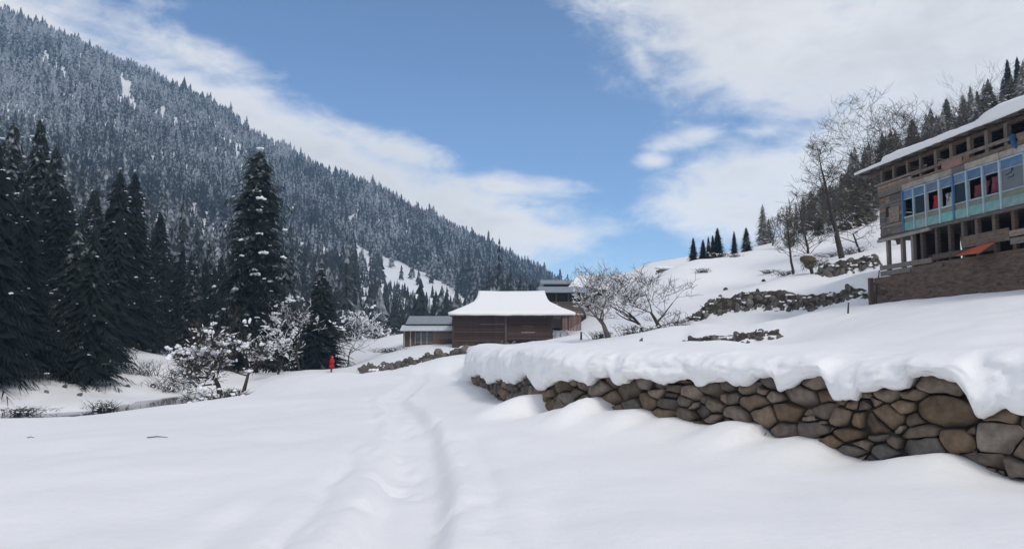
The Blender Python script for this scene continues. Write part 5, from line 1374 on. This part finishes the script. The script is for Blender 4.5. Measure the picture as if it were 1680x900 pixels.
# ------------------------------------------------------------------ person in red
def person():
    Y = 20.0
    while Y < 75:
        p = at(544, 610, Y)
        if p.z < hz(p.x, p.y): break
        Y += .25
    g = hz(p.x, p.y); k_ = (27.5 * p.y / F_PX) / 1.52
    r = empty('person', (p.x, p.y, g - .04), R(235)); tag(r, 'person in a long red dress and red head scarf walking on the snow', 'person'); r.scale = (k_, k_, k_)
    J = {'pel': (0, 0, .78), 'waist': (0, .01, .92), 'chest': (0, .0, 1.10), 'neck': (0, .0, 1.25), 'head0': (0, .02, 1.32), 'head1': (0, .02, 1.44),
         'hl': (.08, 0, .74), 'kl': (.09, .05, .42), 'al': (.09, -.02, .08), 'tl': (.09, .10, .03), 'hr': (-.08, 0, .74), 'kr': (-.085, -.02, .42), 'ar': (-.085, -.12, .09), 'tr': (-.085, 0, .03),
         'sl': (.15, 0, 1.18), 'el': (.20, .03, .95), 'wl': (.10, .17, .92), 'hdl': (.02, .20, .95), 'sr': (-.15, 0, 1.18), 'er': (-.20, .03, .95), 'wr': (-.10, .17, .90), 'hdr': (-.02, .21, .92)}
    E = [('pel', 'waist'), ('waist', 'chest'), ('chest', 'neck'), ('neck', 'head0'), ('head0', 'head1'), ('pel', 'hl'), ('hl', 'kl'), ('kl', 'al'), ('al', 'tl'), ('pel', 'hr'), ('hr', 'kr'), ('kr', 'ar'), ('ar', 'tr'), ('chest', 'sl'), ('sl', 'el'), ('el', 'wl'), ('wl', 'hdl'), ('chest', 'sr'), ('sr', 'er'), ('er', 'wr'), ('wr', 'hdr')]
    rad = dict(pel=.13, waist=.11, chest=.12, neck=.045, head0=.075, head1=.08, hl=.085, kl=.055, al=.042, tl=.035, hr=.085, kr=.055, ar=.042, tr=.035, sl=.06, el=.042, wl=.032, hdl=.03, sr=.06, er=.042, wr=.032, hdr=.03)
    ks = list(J); me = bpy.data.meshes.new('body'); me.from_pydata([J[k] for k in ks], [(ks.index(a), ks.index(b)) for a, b in E], []); me.materials.append(M['red'])
    o = bpy.data.objects.new('body', me); COL.objects.link(o); o.parent = r
    sk = o.modifiers.new('skin', 'SKIN'); sv = me.skin_vertices[0].data
    for i, k in enumerate(ks): sv[i].radius = (rad[k], rad[k]); sv[i].use_root = k == 'pel'
    o.modifiers.new('sub', 'SUBSURF').levels = 2
    def lathe(name, prof, m, n=20, yo=0, wave=0, front=None):
        V = []; F = []
        for i, (rx, ry, z) in enumerate(prof):
            for k in range(n):
                a_ = 6.283 * k / n; w_ = 1 + wave * math.sin(a_ * 5 + i) * (1 - i / len(prof)); V.append((rx * math.cos(a_) * w_, ry * math.sin(a_) * w_ + yo, z))
        for i in range(len(prof) - 1):
            for k in range(n): F.append((i * n + k, i * n + (k + 1) % n, (i + 1) * n + (k + 1) % n, (i + 1) * n + k))
        return mesh_obj(name, V, F, m, r, True)
    lathe('dress', [(.27, .20, .44), (.25, .19, .55), (.20, .16, .74), (.16, .13, .90), (.18, .13, 1.05), (.19, .12, 1.17), (.12, .09, 1.23), (.05, .05, 1.27)], M['red'], wave=.07)
    lathe('shawl', [(.24, .19, .86), (.25, .20, .98), (.24, .17, 1.10), (.19, .13, 1.20), (.08, .08, 1.27)], M['red'], yo=.03, wave=.05)
    lathe('head_scarf', [(.10, .09, 1.24), (.085, .09, 1.31), (.095, .105, 1.38), (.085, .10, 1.46), (.05, .06, 1.51), (.0, .0, 1.52)], M['red'], yo=-.005)
    fc = MB().lump((0, .085, 1.385), (.062, .05, .085), sub=3, jit=0); fc.lump((0, .135, 1.375), (.012, .018, .02), sub=1, jit=0); fc.build('face', M['skin'], r, True)
    ey = MB().lump((.025, .128, 1.40), (.01, .006, .007), sub=1, jit=0).lump((-.025, .128, 1.40), (.01, .006, .007), sub=1, jit=0); ey.build('eyes', M['hair'], r)
    for s, y in ((.09, .06), (-.085, -.05)): MB().lump((s, y, .04), (.05, .12, .05), sub=2, jit=0, flat=.7).build('boot', M['boot'], r, True)
person()

# ------------------------------------------------------------------ valley air
def haze():
    m = bpy.data.materials.new('haze'); m.use_nodes = True; n, l = nodes_of(m)
    n.remove(n['Principled BSDF']); v = n.new('ShaderNodeVolumePrincipled'); v.inputs['Color'].default_value = (.42, .68, 1, 1); v.inputs['Density'].default_value = .00026; v.inputs['Anisotropy'].default_value = .0
    l.new(v.outputs[0], n['Material Output'].inputs['Volume'])
    o = MB().box((-2000, -60, -5), (1600, 1750, 490)).build('haze', m); tag(o, 'thin pale blue valley haze', 'haze', kind='stuff')
haze()
